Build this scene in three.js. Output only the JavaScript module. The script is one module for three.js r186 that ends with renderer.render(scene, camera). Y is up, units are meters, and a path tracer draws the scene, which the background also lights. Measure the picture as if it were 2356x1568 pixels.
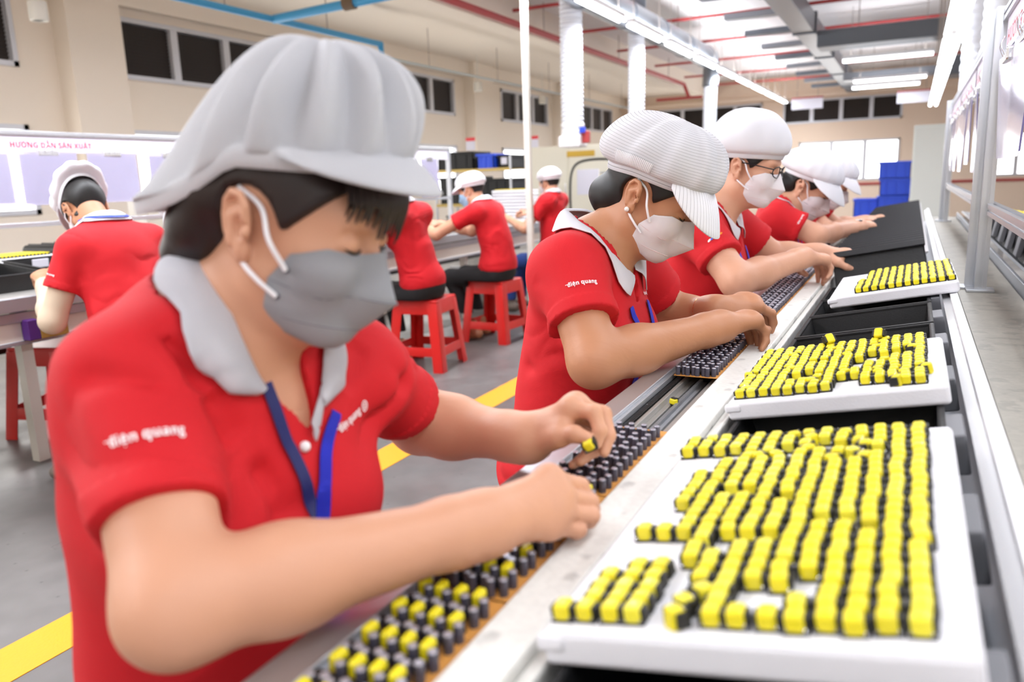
import * as THREE from 'three';
import { RectAreaLightUniformsLib } from 'three/addons/lights/RectAreaLightUniformsLib.js';
import { mergeGeometries } from 'three/addons/utils/BufferGeometryUtils.js';
import { RoundedBoxGeometry } from 'three/addons/geometries/RoundedBoxGeometry.js';

const V = (x, y, z) => new THREE.Vector3(x, y, z);
const scene = new THREE.Scene();
const renderer = new THREE.WebGLRenderer({ antialias: true });
renderer.toneMapping = THREE.LinearToneMapping;
renderer.toneMappingExposure = 1.2;
renderer.shadowMap.enabled = true;
scene.background = new THREE.Color(0.7, 0.8, 0.95);
RectAreaLightUniformsLib.init();

// ---------- camera: seated-eye height beside the assembly line, looking down the line and to the left
const camera = new THREE.PerspectiveCamera(47.21, 2356 / 1568, 0.05, 60);
{
  const m = new THREE.Matrix4().makeBasis(V(0.892, -0.034, -0.450).normalize(), V(-0.061, 0.979, -0.194).normalize(), V(0.448, 0.200, 0.872).normalize());
  camera.quaternion.setFromRotationMatrix(m);
  camera.position.set(0, 1.15, 0);
  camera.focus = 1.55;
  camera.userData.fStop = 3.5;
  camera.updateMatrixWorld();
}

// ---------- lamps: rows of fluorescent battens hung along the lines; each batten carries its own area light
const ROOM = { x0: -7.2, x1: 4.6, z0: -21, z1: 4.2, h: 3.45 };
const TUBE_GLOW = 6.5, TUBE_LIGHT = 56, UPLIGHT = 0.35;
const WINDOW_GLOW = 2.6, WINDOW_LIGHT = 2.2;

// ================= helpers =================
let seedState = 12345;
function rnd() { seedState = (seedState * 1664525 + 1013904223) >>> 0; return seedState / 4294967296; }
function reseed(n) { seedState = n >>> 0; }
const R = (a) => a * Math.PI / 180;
const lerp = (a, b, t) => a + (b - a) * t;
const clamp = (x, a, b) => Math.max(a, Math.min(b, x));
const sstep = (a, b, x) => { const t = clamp((x - a) / (b - a), 0, 1); return t * t * (3 - 2 * t); };
const used = {};
function numbered(name) { const k = (used[name] = (used[name] ?? -1) + 1); return k ? name + '_' + String(k).padStart(3, '0') : name; }
function sh(o) { o.traverse((c) => { if (c.isMesh) { c.castShadow = true; c.receiveShadow = true; } }); return o; }
function tag(o, label, category, group, kind) {
  if (label) o.userData.label = label; if (category) o.userData.category = category;
  if (group) o.userData.group = group; if (kind) o.userData.kind = kind; return o;
}
function thing(name, label, category, pos = [0, 0, 0], turn = 0, group) {
  const o = new THREE.Group(); o.name = numbered(name); o.position.set(...pos); o.rotation.y = turn; scene.add(o);
  return tag(o, label, category, group);
}
function single(name, geo, mat, label, category, group) { // a thing that is one mesh
  const o = new THREE.Mesh(geo, mat); o.name = numbered(name); scene.add(o); return tag(o, label, category, group);
}
function part(name, geo, mat, parent, label) {
  const o = new THREE.Mesh(Array.isArray(geo) ? merge(geo) : geo, mat); o.name = name; parent.add(o); if (label) o.userData.label = label; return o;
}
function struct(name, geo, mat, label) {
  const o = new THREE.Mesh(Array.isArray(geo) ? merge(geo) : geo, mat); o.name = name; scene.add(o);
  o.userData.kind = 'structure'; if (label) { o.userData.label = label; } return o;
}
function merge(list) {
  const l = list.map((g) => { const q = g.index ? g.toNonIndexed() : g; for (const k of Object.keys(q.attributes)) if (!['position', 'normal', 'uv'].includes(k)) q.deleteAttribute(k); if (!q.attributes.uv) boxUV(q); return q; });
  return l.length === 1 ? l[0] : mergeGeometries(l);
}
function boxUV(g, s = 1) { // uv in metres by the dominant axis of each vertex normal
  const p = g.attributes.position, n = g.attributes.normal, uv = new Float32Array(p.count * 2);
  for (let i = 0; i < p.count; i++) {
    const x = p.getX(i), y = p.getY(i), z = p.getZ(i), a = Math.abs(n.getX(i)), b = Math.abs(n.getY(i)), c = Math.abs(n.getZ(i));
    if (a >= b && a >= c) { uv[2 * i] = z * s; uv[2 * i + 1] = y * s; } else if (b >= c) { uv[2 * i] = x * s; uv[2 * i + 1] = z * s; } else { uv[2 * i] = x * s; uv[2 * i + 1] = y * s; }
  }
  g.setAttribute('uv', new THREE.BufferAttribute(uv, 2)); return g;
}
function box(x0, x1, y0, y1, z0, z1) { const g = new THREE.BoxGeometry(x1 - x0, y1 - y0, z1 - z0); g.translate((x0 + x1) / 2, (y0 + y1) / 2, (z0 + z1) / 2); return boxUV(g); }
function rbox(x0, x1, y0, y1, z0, z1, r = 0.004, seg = 2) {
  r = Math.min(r, (x1 - x0) * 0.49, (y1 - y0) * 0.49, (z1 - z0) * 0.49);
  const g = new RoundedBoxGeometry(x1 - x0, y1 - y0, z1 - z0, seg, r); g.translate((x0 + x1) / 2, (y0 + y1) / 2, (z0 + z1) / 2); return boxUV(g);
}
function cyl(a, b, r0, r1 = r0, seg = 14) { // cylinder from point a to point b
  const d = V().subVectors(b, a), L = d.length(), g = new THREE.CylinderGeometry(r1, r0, L, seg); g.translate(0, L / 2, 0);
  g.applyQuaternion(new THREE.Quaternion().setFromUnitVectors(V(0, 1, 0), d.normalize())); g.translate(a.x, a.y, a.z); return g;
}
function tube(pts, r, seg = 40, rad = 8, closed = false) { return new THREE.TubeGeometry(new THREE.CatmullRomCurve3(pts.map((p) => p.isVector3 ? p : V(...p)), closed, 'centripetal'), seg, r, rad, closed); }
function xform(g, m) { const q = g.clone(); q.applyMatrix4(m); return q; }
function frame(o, ex, ey, ez) { return new THREE.Matrix4().makeBasis(ex, ey, ez).setPosition(o); }
// a grid of points (rows x cols) thickened to a closed shell; off(p, n) optional
function shell(rows, th, opt = {}) {
  const nr = rows.length, nc = rows[0].length, P = (i, j) => rows[clamp(i, 0, nr - 1)][clamp(j, 0, nc - 1)];
  const N = rows.map((r, i) => r.map((_, j) => { const a = V().subVectors(P(i + 1, j), P(i - 1, j)), b = V().subVectors(P(i, j + 1), P(i, j - 1)); const n = a.cross(b); return n.lengthSq() < 1e-16 ? V(0, 1, 0) : n.normalize(); }));
  const pos = [], uv = [], idx = [];
  for (const s of [0.5, -0.5]) for (let i = 0; i < nr; i++) for (let j = 0; j < nc; j++) { const p = rows[i][j], n = N[i][j]; pos.push(p.x + n.x * th * s, p.y + n.y * th * s, p.z + n.z * th * s); uv.push((opt.ul ?? 1) * j / (nc - 1), (opt.vl ?? 1) * i / (nr - 1)); }
  const A = (i, j) => i * nc + j, M = nr * nc;
  for (let i = 0; i < nr - 1; i++) for (let j = 0; j < nc - 1; j++) {
    idx.push(A(i, j), A(i + 1, j), A(i + 1, j + 1), A(i, j), A(i + 1, j + 1), A(i, j + 1));
    idx.push(M + A(i, j), M + A(i + 1, j + 1), M + A(i + 1, j), M + A(i, j), M + A(i, j + 1), M + A(i + 1, j + 1));
  }
  const rim = (a, b) => idx.push(a, b, M + b, a, M + b, M + a);
  for (let j = 0; j < nc - 1; j++) { rim(A(0, j), A(0, j + 1)); rim(A(nr - 1, j + 1), A(nr - 1, j)); }
  for (let i = 0; i < nr - 1; i++) { rim(A(i + 1, 0), A(i, 0)); rim(A(i, nc - 1), A(i + 1, nc - 1)); }
  const g = new THREE.BufferGeometry(); g.setAttribute('position', new THREE.Float32BufferAttribute(pos, 3)); g.setAttribute('uv', new THREE.Float32BufferAttribute(uv, 2)); g.setIndex(idx); g.computeVertexNormals(); return g;
}
function sheet(rows) { // open single-sided grid with uv 0..1
  const nr = rows.length, nc = rows[0].length, pos = [], uv = [], idx = [];
  for (let i = 0; i < nr; i++) for (let j = 0; j < nc; j++) { const p = rows[i][j]; pos.push(p.x, p.y, p.z); uv.push(j / (nc - 1), i / (nr - 1)); }
  for (let i = 0; i < nr - 1; i++) for (let j = 0; j < nc - 1; j++) { const a = i * nc + j; idx.push(a, a + 1, a + nc + 1, a, a + nc + 1, a + nc); }
  const g = new THREE.BufferGeometry(); g.setAttribute('position', new THREE.Float32BufferAttribute(pos, 3)); g.setAttribute('uv', new THREE.Float32BufferAttribute(uv, 2)); g.setIndex(idx); g.computeVertexNormals(); return g;
}
// smooth interpolation of key rows: keys = [[t, Vector3], ...] -> catmull curve sampling
function curve(pts) { return new THREE.CatmullRomCurve3(pts, false, 'centripetal'); }

const ORD = ['first', 'second', 'third', 'fourth', 'fifth', 'sixth', 'seventh', 'eighth', 'ninth', 'tenth', 'eleventh', 'twelfth', 'thirteenth', 'fourteenth', 'fifteenth', 'sixteenth'];
// ---------- textures
function hash2(x, y, s) { let h = (x * 374761393 + y * 668265263 + s * 1442695041) | 0; h = Math.imul(h ^ (h >>> 13), 1274126177); h ^= h >>> 16; return (h >>> 0) / 4294967296; }
function vnoise(x, y, per, s) { // periodic value noise
  const xi = Math.floor(x), yi = Math.floor(y), fx = x - xi, fy = y - yi, u = fx * fx * (3 - 2 * fx), v = fy * fy * (3 - 2 * fy), w = (a) => ((a % per) + per) % per;
  return lerp(lerp(hash2(w(xi), w(yi), s), hash2(w(xi + 1), w(yi), s), u), lerp(hash2(w(xi), w(yi + 1), s), hash2(w(xi + 1), w(yi + 1), s), u), v);
}
function fbm(u, v, base, oct, s) { let a = 0, m = 0.5, f = base, t = 0; for (let o = 0; o < oct; o++) { a += m * vnoise(u * f, v * f, f, s + o); t += m; m *= 0.5; f *= 2; } return a / t; }
function dataTex(n, fn, srgb, rep = 1) {
  const d = new Uint8Array(n * n * 4);
  for (let j = 0; j < n; j++) for (let i = 0; i < n; i++) { const c = fn(i / n, j / n, i, j), k = 4 * (j * n + i); d[k] = c[0] * 255; d[k + 1] = c[1] * 255; d[k + 2] = c[2] * 255; d[k + 3] = 255; }
  const t = new THREE.DataTexture(d, n, n); t.magFilter = THREE.LinearFilter; t.minFilter = THREE.LinearMipmapLinearFilter; t.wrapS = t.wrapT = THREE.RepeatWrapping; t.repeat.set(rep, rep);
  if (srgb) t.colorSpace = THREE.SRGBColorSpace; t.needsUpdate = true; return t;
}
const grey = (v) => [v, v, v];
const T = {};
T.fine = dataTex(256, (u, v) => grey(fbm(u, v, 32, 3, 3)), false, 6);
T.knit = dataTex(128, (u, v) => grey(0.5 + 0.25 * Math.sin(u * 6.283 * 16) * Math.sin(v * 6.283 * 16) + 0.2 * (fbm(u, v, 16, 2, 9) - 0.5)), false, 28);
T.weave = dataTex(128, (u, v) => grey(0.5 + 0.2 * Math.sin(u * 6.283 * 32) + 0.2 * Math.sin(v * 6.283 * 32)), false, 24);
T.floor = dataTex(512, (u, v) => { const n = fbm(u, v, 6, 5, 21), m = fbm(u, v, 40, 3, 5), k = 0.40 + 0.13 * (n - 0.5) + 0.07 * (m - 0.5) - (hash2(Math.floor(u * 512), Math.floor(v * 512), 77) > 0.9985 ? 0.12 : 0); return [k * 1.01, k * 0.985, k * 0.97]; }, true, 0.28);
T.floorR = dataTex(256, (u, v) => grey(0.22 + 0.35 * fbm(u, v, 8, 4, 31)), false, 0.5);
T.plaster = dataTex(256, (u, v) => grey(0.5 + 0.5 * (fbm(u, v, 24, 3, 61) - 0.5)), false, 1);
T.brush = dataTex(256, (u, v) => { const s = 0.5 + 0.35 * (hash2(0, Math.floor(v * 256), 4) - 0.5) + 0.25 * (fbm(u, v, 16, 3, 8) - 0.5); return grey(s); }, false, 3);
T.worn = dataTex(512, (u, v) => { const n = fbm(u, v, 8, 5, 41), s = sstep(0.68, 0.78, n), m = fbm(u, v, 64, 2, 43); const k = 0.90 + 0.05 * (m - 0.5) - 0.12 * s; return [k, k * 0.995, k * 0.97]; }, true, 3);
T.foam = dataTex(256, (u, v) => grey(fbm(u, v, 48, 2, 91)), false, 8);
T.platform = dataTex(512, (u, v) => { const n = fbm(u, v, 5, 5, 71), m = fbm(u * 1, v, 60, 2, 73), s = sstep(0.62, 0.70, fbm(u, v, 14, 3, 75)); const k = 0.66 + 0.08 * (n - 0.5) + 0.05 * (m - 0.5) - 0.05 * s; return [k, k * 0.975, k * 0.91]; }, true, 2.3);

function std(color, rough = 0.6, metal = 0, extra = {}) { return new THREE.MeshStandardMaterial({ color, roughness: rough, metalness: metal, ...extra }); }
function phys(color, rough, extra = {}) { return new THREE.MeshPhysicalMaterial({ color, roughness: rough, ...extra }); }
const M = {
  floor: std(0xffffff, 1, 0, { map: T.floor, roughnessMap: T.floorR }),
  yellowLine: std(0xe8a008, 0.42, 0, { bumpMap: T.fine, bumpScale: 0.0004 }),
  wall: std(0xf3e7d7, 0.9, 0, { bumpMap: T.plaster, bumpScale: 0.0008 }),
  wallFar: std(0xf2dcc6, 0.9, 0, { bumpMap: T.plaster, bumpScale: 0.0008 }),
  ceiling: std(0xe9e4e2, 0.9, 0, { bumpMap: T.plaster, bumpScale: 0.0006 }),
  winFrame: std(0xd4d5da, 0.4, 0.1),
  darkGlass: std(0x2a2522, 0.35),
  louvre: std(0x3a322e, 0.5),
  winGlow: new THREE.MeshStandardMaterial({ color: 0xffffff, emissive: 0xffffff, emissiveIntensity: WINDOW_GLOW, roughness: 0.4 }),
  tube: new THREE.MeshStandardMaterial({ color: 0xffffff, emissive: 0xf8fbff, emissiveIntensity: TUBE_GLOW, roughness: 0.4 }),
  lampBody: std(0xf2f2f4, 0.4),
  duct: std(0x8f949b, 0.38, 0.75, { bumpMap: T.plaster, bumpScale: 0.001 }),
  ductDark: std(0x737a83, 0.42, 0.5),
  redPipe: std(0xb03a3a, 0.45), bluePipe: std(0x3f9ed2, 0.4), ironRod: std(0x9a8f86, 0.6),
  clampBrown: std(0x6d5a45, 0.7),
  white: std(0xf0f0f2, 0.5), offWhite: std(0xe6e2d8, 0.5), hose: std(0xdfe2ea, 0.45),
  alu: std(0xc6c9ce, 0.34, 0.82, { bumpMap: T.brush, bumpScale: 0.0001 }),
  aluDull: std(0xaeb1b6, 0.45, 0.7, { bumpMap: T.brush, bumpScale: 0.0002 }),
  steel: std(0xb3b0ab, 0.42, 0.6, { bumpMap: T.brush, bumpScale: 0.0003 }),
  railWhite: std(0xffffff, 0.45, 0.0, { map: T.worn }),
  platform: std(0xffffff, 0.5, 0, { map: T.platform }),
  bin: std(0x08090b, 0.5, 0, { bumpMap: T.fine, bumpScale: 0.0004 }),
  binRim: std(0x1b1c20, 0.42), binGrey: std(0x6e6f74, 0.5),
  chain: std(0x2b2a2a, 0.4, 0.6),
  pcb: std(0xd6964a, 0.5), pcbDark: std(0x7d4f1f, 0.6),
  capBody: phys(0x4b4855, 0.3, { clearcoat: 0.4, clearcoatRoughness: 0.2 }),
  capTop: std(0xb9bac6, 0.28, 0.6), blackPart: std(0x121214, 0.35),
  yellow: std(0xe8d81c, 0.38), yellowDeep: std(0xd9bd12, 0.45), core: std(0x24231f, 0.5, 0.1), tinned: std(0xcfd0d4, 0.25, 0.9),
  foam: std(0xebebf0, 0.75, 0, { bumpMap: T.foam, bumpScale: 0.00018 }),
  clearPlastic: phys(0xe8e8ea, 0.25, { transmission: 0.6, thickness: 0, ior: 1.45 }),
  sleeve: phys(0xdcd9ec, 0.16, { transmission: 0.55, thickness: 0, ior: 1.45 }),
  paper: std(0xdddbe6, 0.75), signWhite: std(0xdcdae4, 0.5),
  chrome: std(0xd9dbe0, 0.18, 1), blackWire: std(0x1b1b1d, 0.4),
  stool: phys(0xd8201c, 0.38, { clearcoat: 0.25, clearcoatRoughness: 0.3 }),
  blue: std(0x2748d6, 0.42), blueCrate: std(0x2a52d8, 0.4), lan: std(0x1426c8, 0.5, 0, { bumpMap: T.weave, bumpScale: 0.0002 }), navy: std(0x101a5e, 0.55),
  shirt: phys(0xcb0a1a, 0.8, { bumpMap: T.knit, bumpScale: 0.0005, sheen: 0.12, sheenRoughness: 0.6, sheenColor: new THREE.Color(0xff6060) }),
  collar: std(0xe6e6ee, 0.8, 0, { bumpMap: T.knit, bumpScale: 0.0004 }),
  cap: std(0xeeeff5, 0.8, 0, { bumpMap: T.weave, bumpScale: 0.0003 }),
  mesh: std(0xb7b8c2, 0.8), maskGrey: std(0xa3a5ab, 0.85, 0, { bumpMap: T.weave, bumpScale: 0.0002 }), maskWhite: std(0xefeaee, 0.85, 0, { bumpMap: T.weave, bumpScale: 0.0002 }), maskPink: std(0xe9d6da, 0.85), maskBlue: std(0x9cc4e4, 0.8),
  strap: std(0xf0eef2, 0.7), seam: std(0x83858c, 0.9), stud: std(0x55565e, 0.8),
  hair: std(0x0b0807, 0.5), hairBrown: std(0x1d0c0a, 0.48),
  black: std(0x0c0c0e, 0.8), jeans: std(0x1f3a78, 0.85, 0, { bumpMap: T.weave, bumpScale: 0.0003 }), shoe: std(0xb9b6b0, 0.6), shoeDark: std(0x6b5f55, 0.7),
  gold: std(0xe0a948, 0.22, 1), pearl: std(0xf4f2ee, 0.2), eye: std(0x14100e, 0.25), eyeWhite: std(0xe8e0dc, 0.35), brow: std(0x2a1a15, 0.8), button: std(0xf4f4f6, 0.35), frame: std(0x15151a, 0.3),
  lens: phys(0xffffff, 0.05, { transmission: 1, thickness: 0, ior: 1.4 }), nail: std(0xe0ab98, 0.3),
};
const skinTint = (hex) => phys(hex, 0.5, { bumpMap: T.fine, bumpScale: 0.00025, sheen: 0.15, sheenRoughness: 0.5, sheenColor: new THREE.Color(0xffc0a0) });
const SKIN = { light: skinTint(0xd09a7c), fair: skinTint(0xd6a184), tan: skinTint(0xbd8562), pale: skinTint(0xeccfb4) };

// canvas lettering
function textTex(w, h, draw) { const c = document.createElement('canvas'); c.width = w; c.height = h; const g = c.getContext('2d'); draw(g, w, h); const t = new THREE.CanvasTexture(c); t.colorSpace = THREE.SRGBColorSpace; t.anisotropy = 8; return t; }

// Vietnamese letters: base glyphs with their marks drawn above, below or beside them
function viet(g, text, x, y, size, sx = 1) {
  g.save(); g.translate(x, y); g.scale(sx, 1); g.textBaseline = 'alphabetic'; g.textAlign = 'left'; g.strokeStyle = g.fillStyle; g.lineWidth = size * 0.075; let px = 0;
  for (const ch of text.normalize('NFD').match(/[^\u0300-\u036f][\u0300-\u036f]*/g)) {
    const b = ch[0], w = g.measureText(b).width, up = b === b.toUpperCase(), c = px + w / 2, k = size * 0.13; let top = -(up ? 0.78 : 0.60) * size; g.fillText(b, px, 0);
    const L = (...q) => { g.beginPath(); q.forEach(([a, d], i) => (i ? g.lineTo(c + a, d) : g.moveTo(c + a, d))); g.stroke(); };
    for (const m of [...ch].slice(1).map((q) => q.charCodeAt(0)).sort((a, d) => (a === 0x302 ? -1 : d === 0x302 ? 1 : 0))) {
      if (m === 0x302) { L([-k, top + k * 0.3], [0, top - k * 0.5], [k, top + k * 0.3]); top -= k * 1.25; }
      if (m === 0x301) L([-k * 0.3, top + k * 0.3], [k * 0.6, top - k * 0.8]);
      if (m === 0x303) L([-k, top + k * 0.1], [-k * 0.4, top - k * 0.4], [k * 0.4, top + k * 0.1], [k, top - k * 0.4]);
      if (m === 0x309) L([-k * 0.4, top - k * 0.9], [k * 0.4, top - k * 0.9], [k * 0.4, top - k * 0.3], [0, top + k * 0.3]);
      if (m === 0x323) { g.beginPath(); g.arc(c, size * 0.16, size * 0.06, 0, 6.3); g.fill(); }
      if (m === 0x31b) { const e = w / 2; L([e - k * 0.5, -(up ? 0.64 : 0.46) * size], [e + k * 0.5, -(up ? 0.68 : 0.5) * size], [e + k * 0.6, -(up ? 0.84 : 0.64) * size]); }
    }
    px += w;
  }
  g.restore(); return px;
}
// ================= signed-distance modelling =================
const smin = (a, b, k) => { const h = Math.max(k - Math.abs(a - b), 0) / k; return Math.min(a, b) - h * h * k * 0.25; };
const smax = (a, b, k) => -smin(-a, -b, k);
// tapered capsule (round cone)
function cone(a, b, r1, r2) {
  const bax = b.x - a.x, bay = b.y - a.y, baz = b.z - a.z, l2 = bax * bax + bay * bay + baz * baz, rr = r1 - r2, a2 = l2 - rr * rr, il2 = 1 / l2;
  return (x, y, z) => {
    const px = x - a.x, py = y - a.y, pz = z - a.z, yy = px * bax + py * bay + pz * baz, zz = yy - l2;
    const qx = px * l2 - bax * yy, qy = py * l2 - bay * yy, qz = pz * l2 - baz * yy, x2 = qx * qx + qy * qy + qz * qz, y2 = yy * yy * l2, z2 = zz * zz * l2, k = Math.sign(rr) * rr * rr * x2;
    if (Math.sign(zz) * a2 * z2 > k) return Math.sqrt(x2 + z2) * il2 - r2;
    if (Math.sign(yy) * a2 * y2 < k) return Math.sqrt(x2 + y2) * il2 - r1;
    return (Math.sqrt(x2 * a2 * il2) + yy * rr) * il2 - r1;
  };
}
// ellipsoid with axes ex, ey, ez (unit vectors) and radii
function ell(c, rx, ry, rz, ex = V(1, 0, 0), ey = V(0, 1, 0), ez = V(0, 0, 1)) {
  return (x, y, z) => {
    const dx = x - c.x, dy = y - c.y, dz = z - c.z, u = (dx * ex.x + dy * ex.y + dz * ex.z) / rx, v = (dx * ey.x + dy * ey.y + dz * ey.z) / ry, w = (dx * ez.x + dy * ez.y + dz * ez.z) / rz;
    const k0 = Math.sqrt(u * u + v * v + w * w), k1 = Math.sqrt(u * u / (rx * rx) + v * v / (ry * ry) + w * w / (rz * rz));
    return k1 < 1e-9 ? -Math.min(rx, ry, rz) : k0 * (k0 - 1) / k1;
  };
}
const plane = (p, n) => (x, y, z) => (x - p.x) * n.x + (y - p.y) * n.y + (z - p.z) * n.z;
const su = (k, ...fs) => (x, y, z) => { let d = fs[0](x, y, z); for (let i = 1; i < fs.length; i++) d = smin(d, fs[i](x, y, z), k); return d; };
const un = (...fs) => (x, y, z) => { let d = fs[0](x, y, z); for (let i = 1; i < fs.length; i++) { const e = fs[i](x, y, z); if (e < d) d = e; } return d; };
const cut = (f, g, k = 0.004) => (x, y, z) => smax(f(x, y, z), -g(x, y, z), k);
const inter = (f, g, k = 0.004) => (x, y, z) => smax(f(x, y, z), g(x, y, z), k);
const grow = (f, r) => (x, y, z) => f(x, y, z) - r;
// soft folds: each [ax,ay,az,bx,by,bz,width,depth]; positive depth presses a groove, negative raises a ridge
function folds(f, list) {
  if (!list || !list.length) return f;
  const L = list.map((q) => { const bx = q[3] - q[0], by = q[4] - q[1], bz = q[5] - q[2]; return { ax: q[0], ay: q[1], az: q[2], bx, by, bz, il: 1 / (bx * bx + by * by + bz * bz), iw: 1 / (q[6] * q[6]), d: q[7], lim: 9 * q[6] * q[6] }; });
  return (x, y, z) => {
    let d = f(x, y, z); if (d > 0.03 || d < -0.03) return d;
    for (const q of L) { const px = x - q.ax, py = y - q.ay, pz = z - q.az, t = clamp((px * q.bx + py * q.by + pz * q.bz) * q.il, 0, 1), ex = px - q.bx * t, ey = py - q.by * t, ez = pz - q.bz * t, e2 = ex * ex + ey * ey + ez * ez; if (e2 < q.lim) { const m = Math.min(1, 4 * t + 0.15, 4 * (1 - t) + 0.15); d += q.d * m * Math.exp(-e2 * q.iw); } }
    return d;
  };
}
// cloth creases: a few stretched, bent wave trains of small height
function hash3(x, y, z) { let h = (x * 374761393 + y * 668265263 + z * 2147483647) | 0; h = Math.imul(h ^ (h >>> 13), 1274126177); return ((h ^ (h >>> 16)) >>> 0) / 4294967296; }
function noise3(x, y, z) {
  const i = Math.floor(x), j = Math.floor(y), k = Math.floor(z), a = x - i, b = y - j, c = z - k, u = a * a * (3 - 2 * a), v = b * b * (3 - 2 * b), w = c * c * (3 - 2 * c);
  return lerp(lerp(lerp(hash3(i, j, k), hash3(i + 1, j, k), u), lerp(hash3(i, j + 1, k), hash3(i + 1, j + 1, k), u), v), lerp(lerp(hash3(i, j, k + 1), hash3(i + 1, j, k + 1), u), lerp(hash3(i, j + 1, k + 1), hash3(i + 1, j + 1, k + 1), u), v), w) * 2 - 1;
}
function wrinkle(f, amp, dir, freq = 26) {
  const e1 = V(dir.z, 0, -dir.x).normalize(), e2 = V().crossVectors(dir, e1);
  return (x, y, z) => {
    const d = f(x, y, z); if (d > 0.02 || d < -0.02) return d;
    const s = x * dir.x + y * dir.y + z * dir.z, a = x * e1.x + y * e1.y + z * e1.z, b = x * e2.x + y * e2.y + z * e2.z, w = noise3(x * 9 + 7, y * 9, z * 9);
    const n = noise3(s * freq + w * 1.3, a * 7 + w, b * 7), m = clamp(noise3(x * 7 - 3, y * 7 + 5, z * 7) * 1.4 + 0.45, 0.1, 1.2); return d + amp * m * (1 - 2 * Math.abs(n));
  };
}
function grad(f, p, e = 0.0008) { return V(f(p.x + e, p.y, p.z) - f(p.x - e, p.y, p.z), f(p.x, p.y + e, p.z) - f(p.x, p.y - e, p.z), f(p.x, p.y, p.z + e) - f(p.x, p.y, p.z - e)).multiplyScalar(1 / (2 * e)); }
function settle(f, p, off = 0, it = 6) { const q = p.clone(); for (let i = 0; i < it; i++) { const g = grad(f, q), l = Math.max(g.length(), 0.3); q.addScaledVector(g, -(f(q.x, q.y, q.z) - off) / (l * l)); } return q; }
// naive surface nets over a box, evaluated only near the surface
function netMesh(f, lo, hi, h) {
  const B = 4, nx = Math.ceil((hi.x - lo.x) / h / B) * B + 1, ny = Math.ceil((hi.y - lo.y) / h / B) * B + 1, nz = Math.ceil((hi.z - lo.z) / h / B) * B + 1;
  const val = new Float32Array(nx * ny * nz).fill(9), I = (i, j, k) => (k * ny + j) * nx + i, lim = B * h * 0.87 * 1.7 + 0.012;
  const done = new Uint8Array(nx * ny * nz);
  for (let k = 0; k < nz - 1; k += B) for (let j = 0; j < ny - 1; j += B) for (let i = 0; i < nx - 1; i += B) {
    const d = f(lo.x + (i + B / 2) * h, lo.y + (j + B / 2) * h, lo.z + (k + B / 2) * h), far = Math.abs(d) > lim;
    for (let c = k; c <= k + B; c++) for (let b = j; b <= j + B; b++) for (let a = i; a <= i + B; a++) {
      const q = I(a, b, c); if (done[q]) continue;
      if (far) { val[q] = d; } else { val[q] = f(lo.x + a * h, lo.y + b * h, lo.z + c * h); done[q] = 1; }
    }
  }
  const vid = new Int32Array(nx * ny * nz).fill(-1), pos = [];
  for (let k = 0; k < nz - 1; k++) for (let j = 0; j < ny - 1; j++) for (let i = 0; i < nx - 1; i++) {
    let mask = 0; const c = [];
    for (let q = 0; q < 8; q++) { const v = val[I(i + (q & 1), j + ((q >> 1) & 1), k + (q >> 2))]; c.push(v); if (v < 0) mask |= 1 << q; }
    if (mask === 0 || mask === 255) continue;
    let n = 0, sx = 0, sy = 0, sz = 0;
    for (const [p, q] of NET_EDGES) { const a = c[p], b = c[q]; if ((a < 0) === (b < 0)) continue; const t = a / (a - b); n++; sx += (p & 1) + ((q & 1) - (p & 1)) * t; sy += ((p >> 1) & 1) + (((q >> 1) & 1) - ((p >> 1) & 1)) * t; sz += (p >> 2) + ((q >> 2) - (p >> 2)) * t; }
    vid[I(i, j, k)] = pos.length / 3; pos.push(lo.x + (i + sx / n) * h, lo.y + (j + sy / n) * h, lo.z + (k + sz / n) * h);
  }
  const idx = [], quad = (a, b, c, d, flip) => { if (a < 0 || b < 0 || c < 0 || d < 0) return; if (flip) idx.push(a, c, b, a, d, c); else idx.push(a, b, c, a, c, d); };
  for (let k = 1; k < nz - 1; k++) for (let j = 1; j < ny - 1; j++) for (let i = 1; i < nx - 1; i++) {
    const s = val[I(i, j, k)] < 0;
    if (s !== val[I(i + 1, j, k)] < 0) quad(vid[I(i, j, k)], vid[I(i, j - 1, k)], vid[I(i, j - 1, k - 1)], vid[I(i, j, k - 1)], !s);
    if (s !== val[I(i, j + 1, k)] < 0) quad(vid[I(i, j, k)], vid[I(i, j, k - 1)], vid[I(i - 1, j, k - 1)], vid[I(i - 1, j, k)], !s);
    if (s !== val[I(i, j, k + 1)] < 0) quad(vid[I(i, j, k)], vid[I(i - 1, j, k)], vid[I(i - 1, j - 1, k)], vid[I(i, j - 1, k)], !s);
  }
  const nrm = new Float32Array(pos.length), uv = new Float32Array(pos.length / 3 * 2), p = V();
  for (let v = 0; v < pos.length; v += 3) { p.set(pos[v], pos[v + 1], pos[v + 2]); const g = grad(f, p, h * 0.35), l = g.length() || 1; const st = clamp(-f(p.x, p.y, p.z) / Math.max(l * l, 0.3), -h * 0.5, h * 0.5); pos[v] += g.x * st; pos[v + 1] += g.y * st; pos[v + 2] += g.z * st; nrm[v] = g.x / l; nrm[v + 1] = g.y / l; nrm[v + 2] = g.z / l; uv[v / 3 * 2] = pos[v] * 0.6 + pos[v + 2]; uv[v / 3 * 2 + 1] = pos[v + 1] + pos[v] * 0.3; }
  const g = new THREE.BufferGeometry(); g.setAttribute('position', new THREE.Float32BufferAttribute(pos, 3)); g.setAttribute('normal', new THREE.BufferAttribute(nrm, 3)); g.setAttribute('uv', new THREE.BufferAttribute(uv, 2)); g.setIndex(idx); return g;
}
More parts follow.
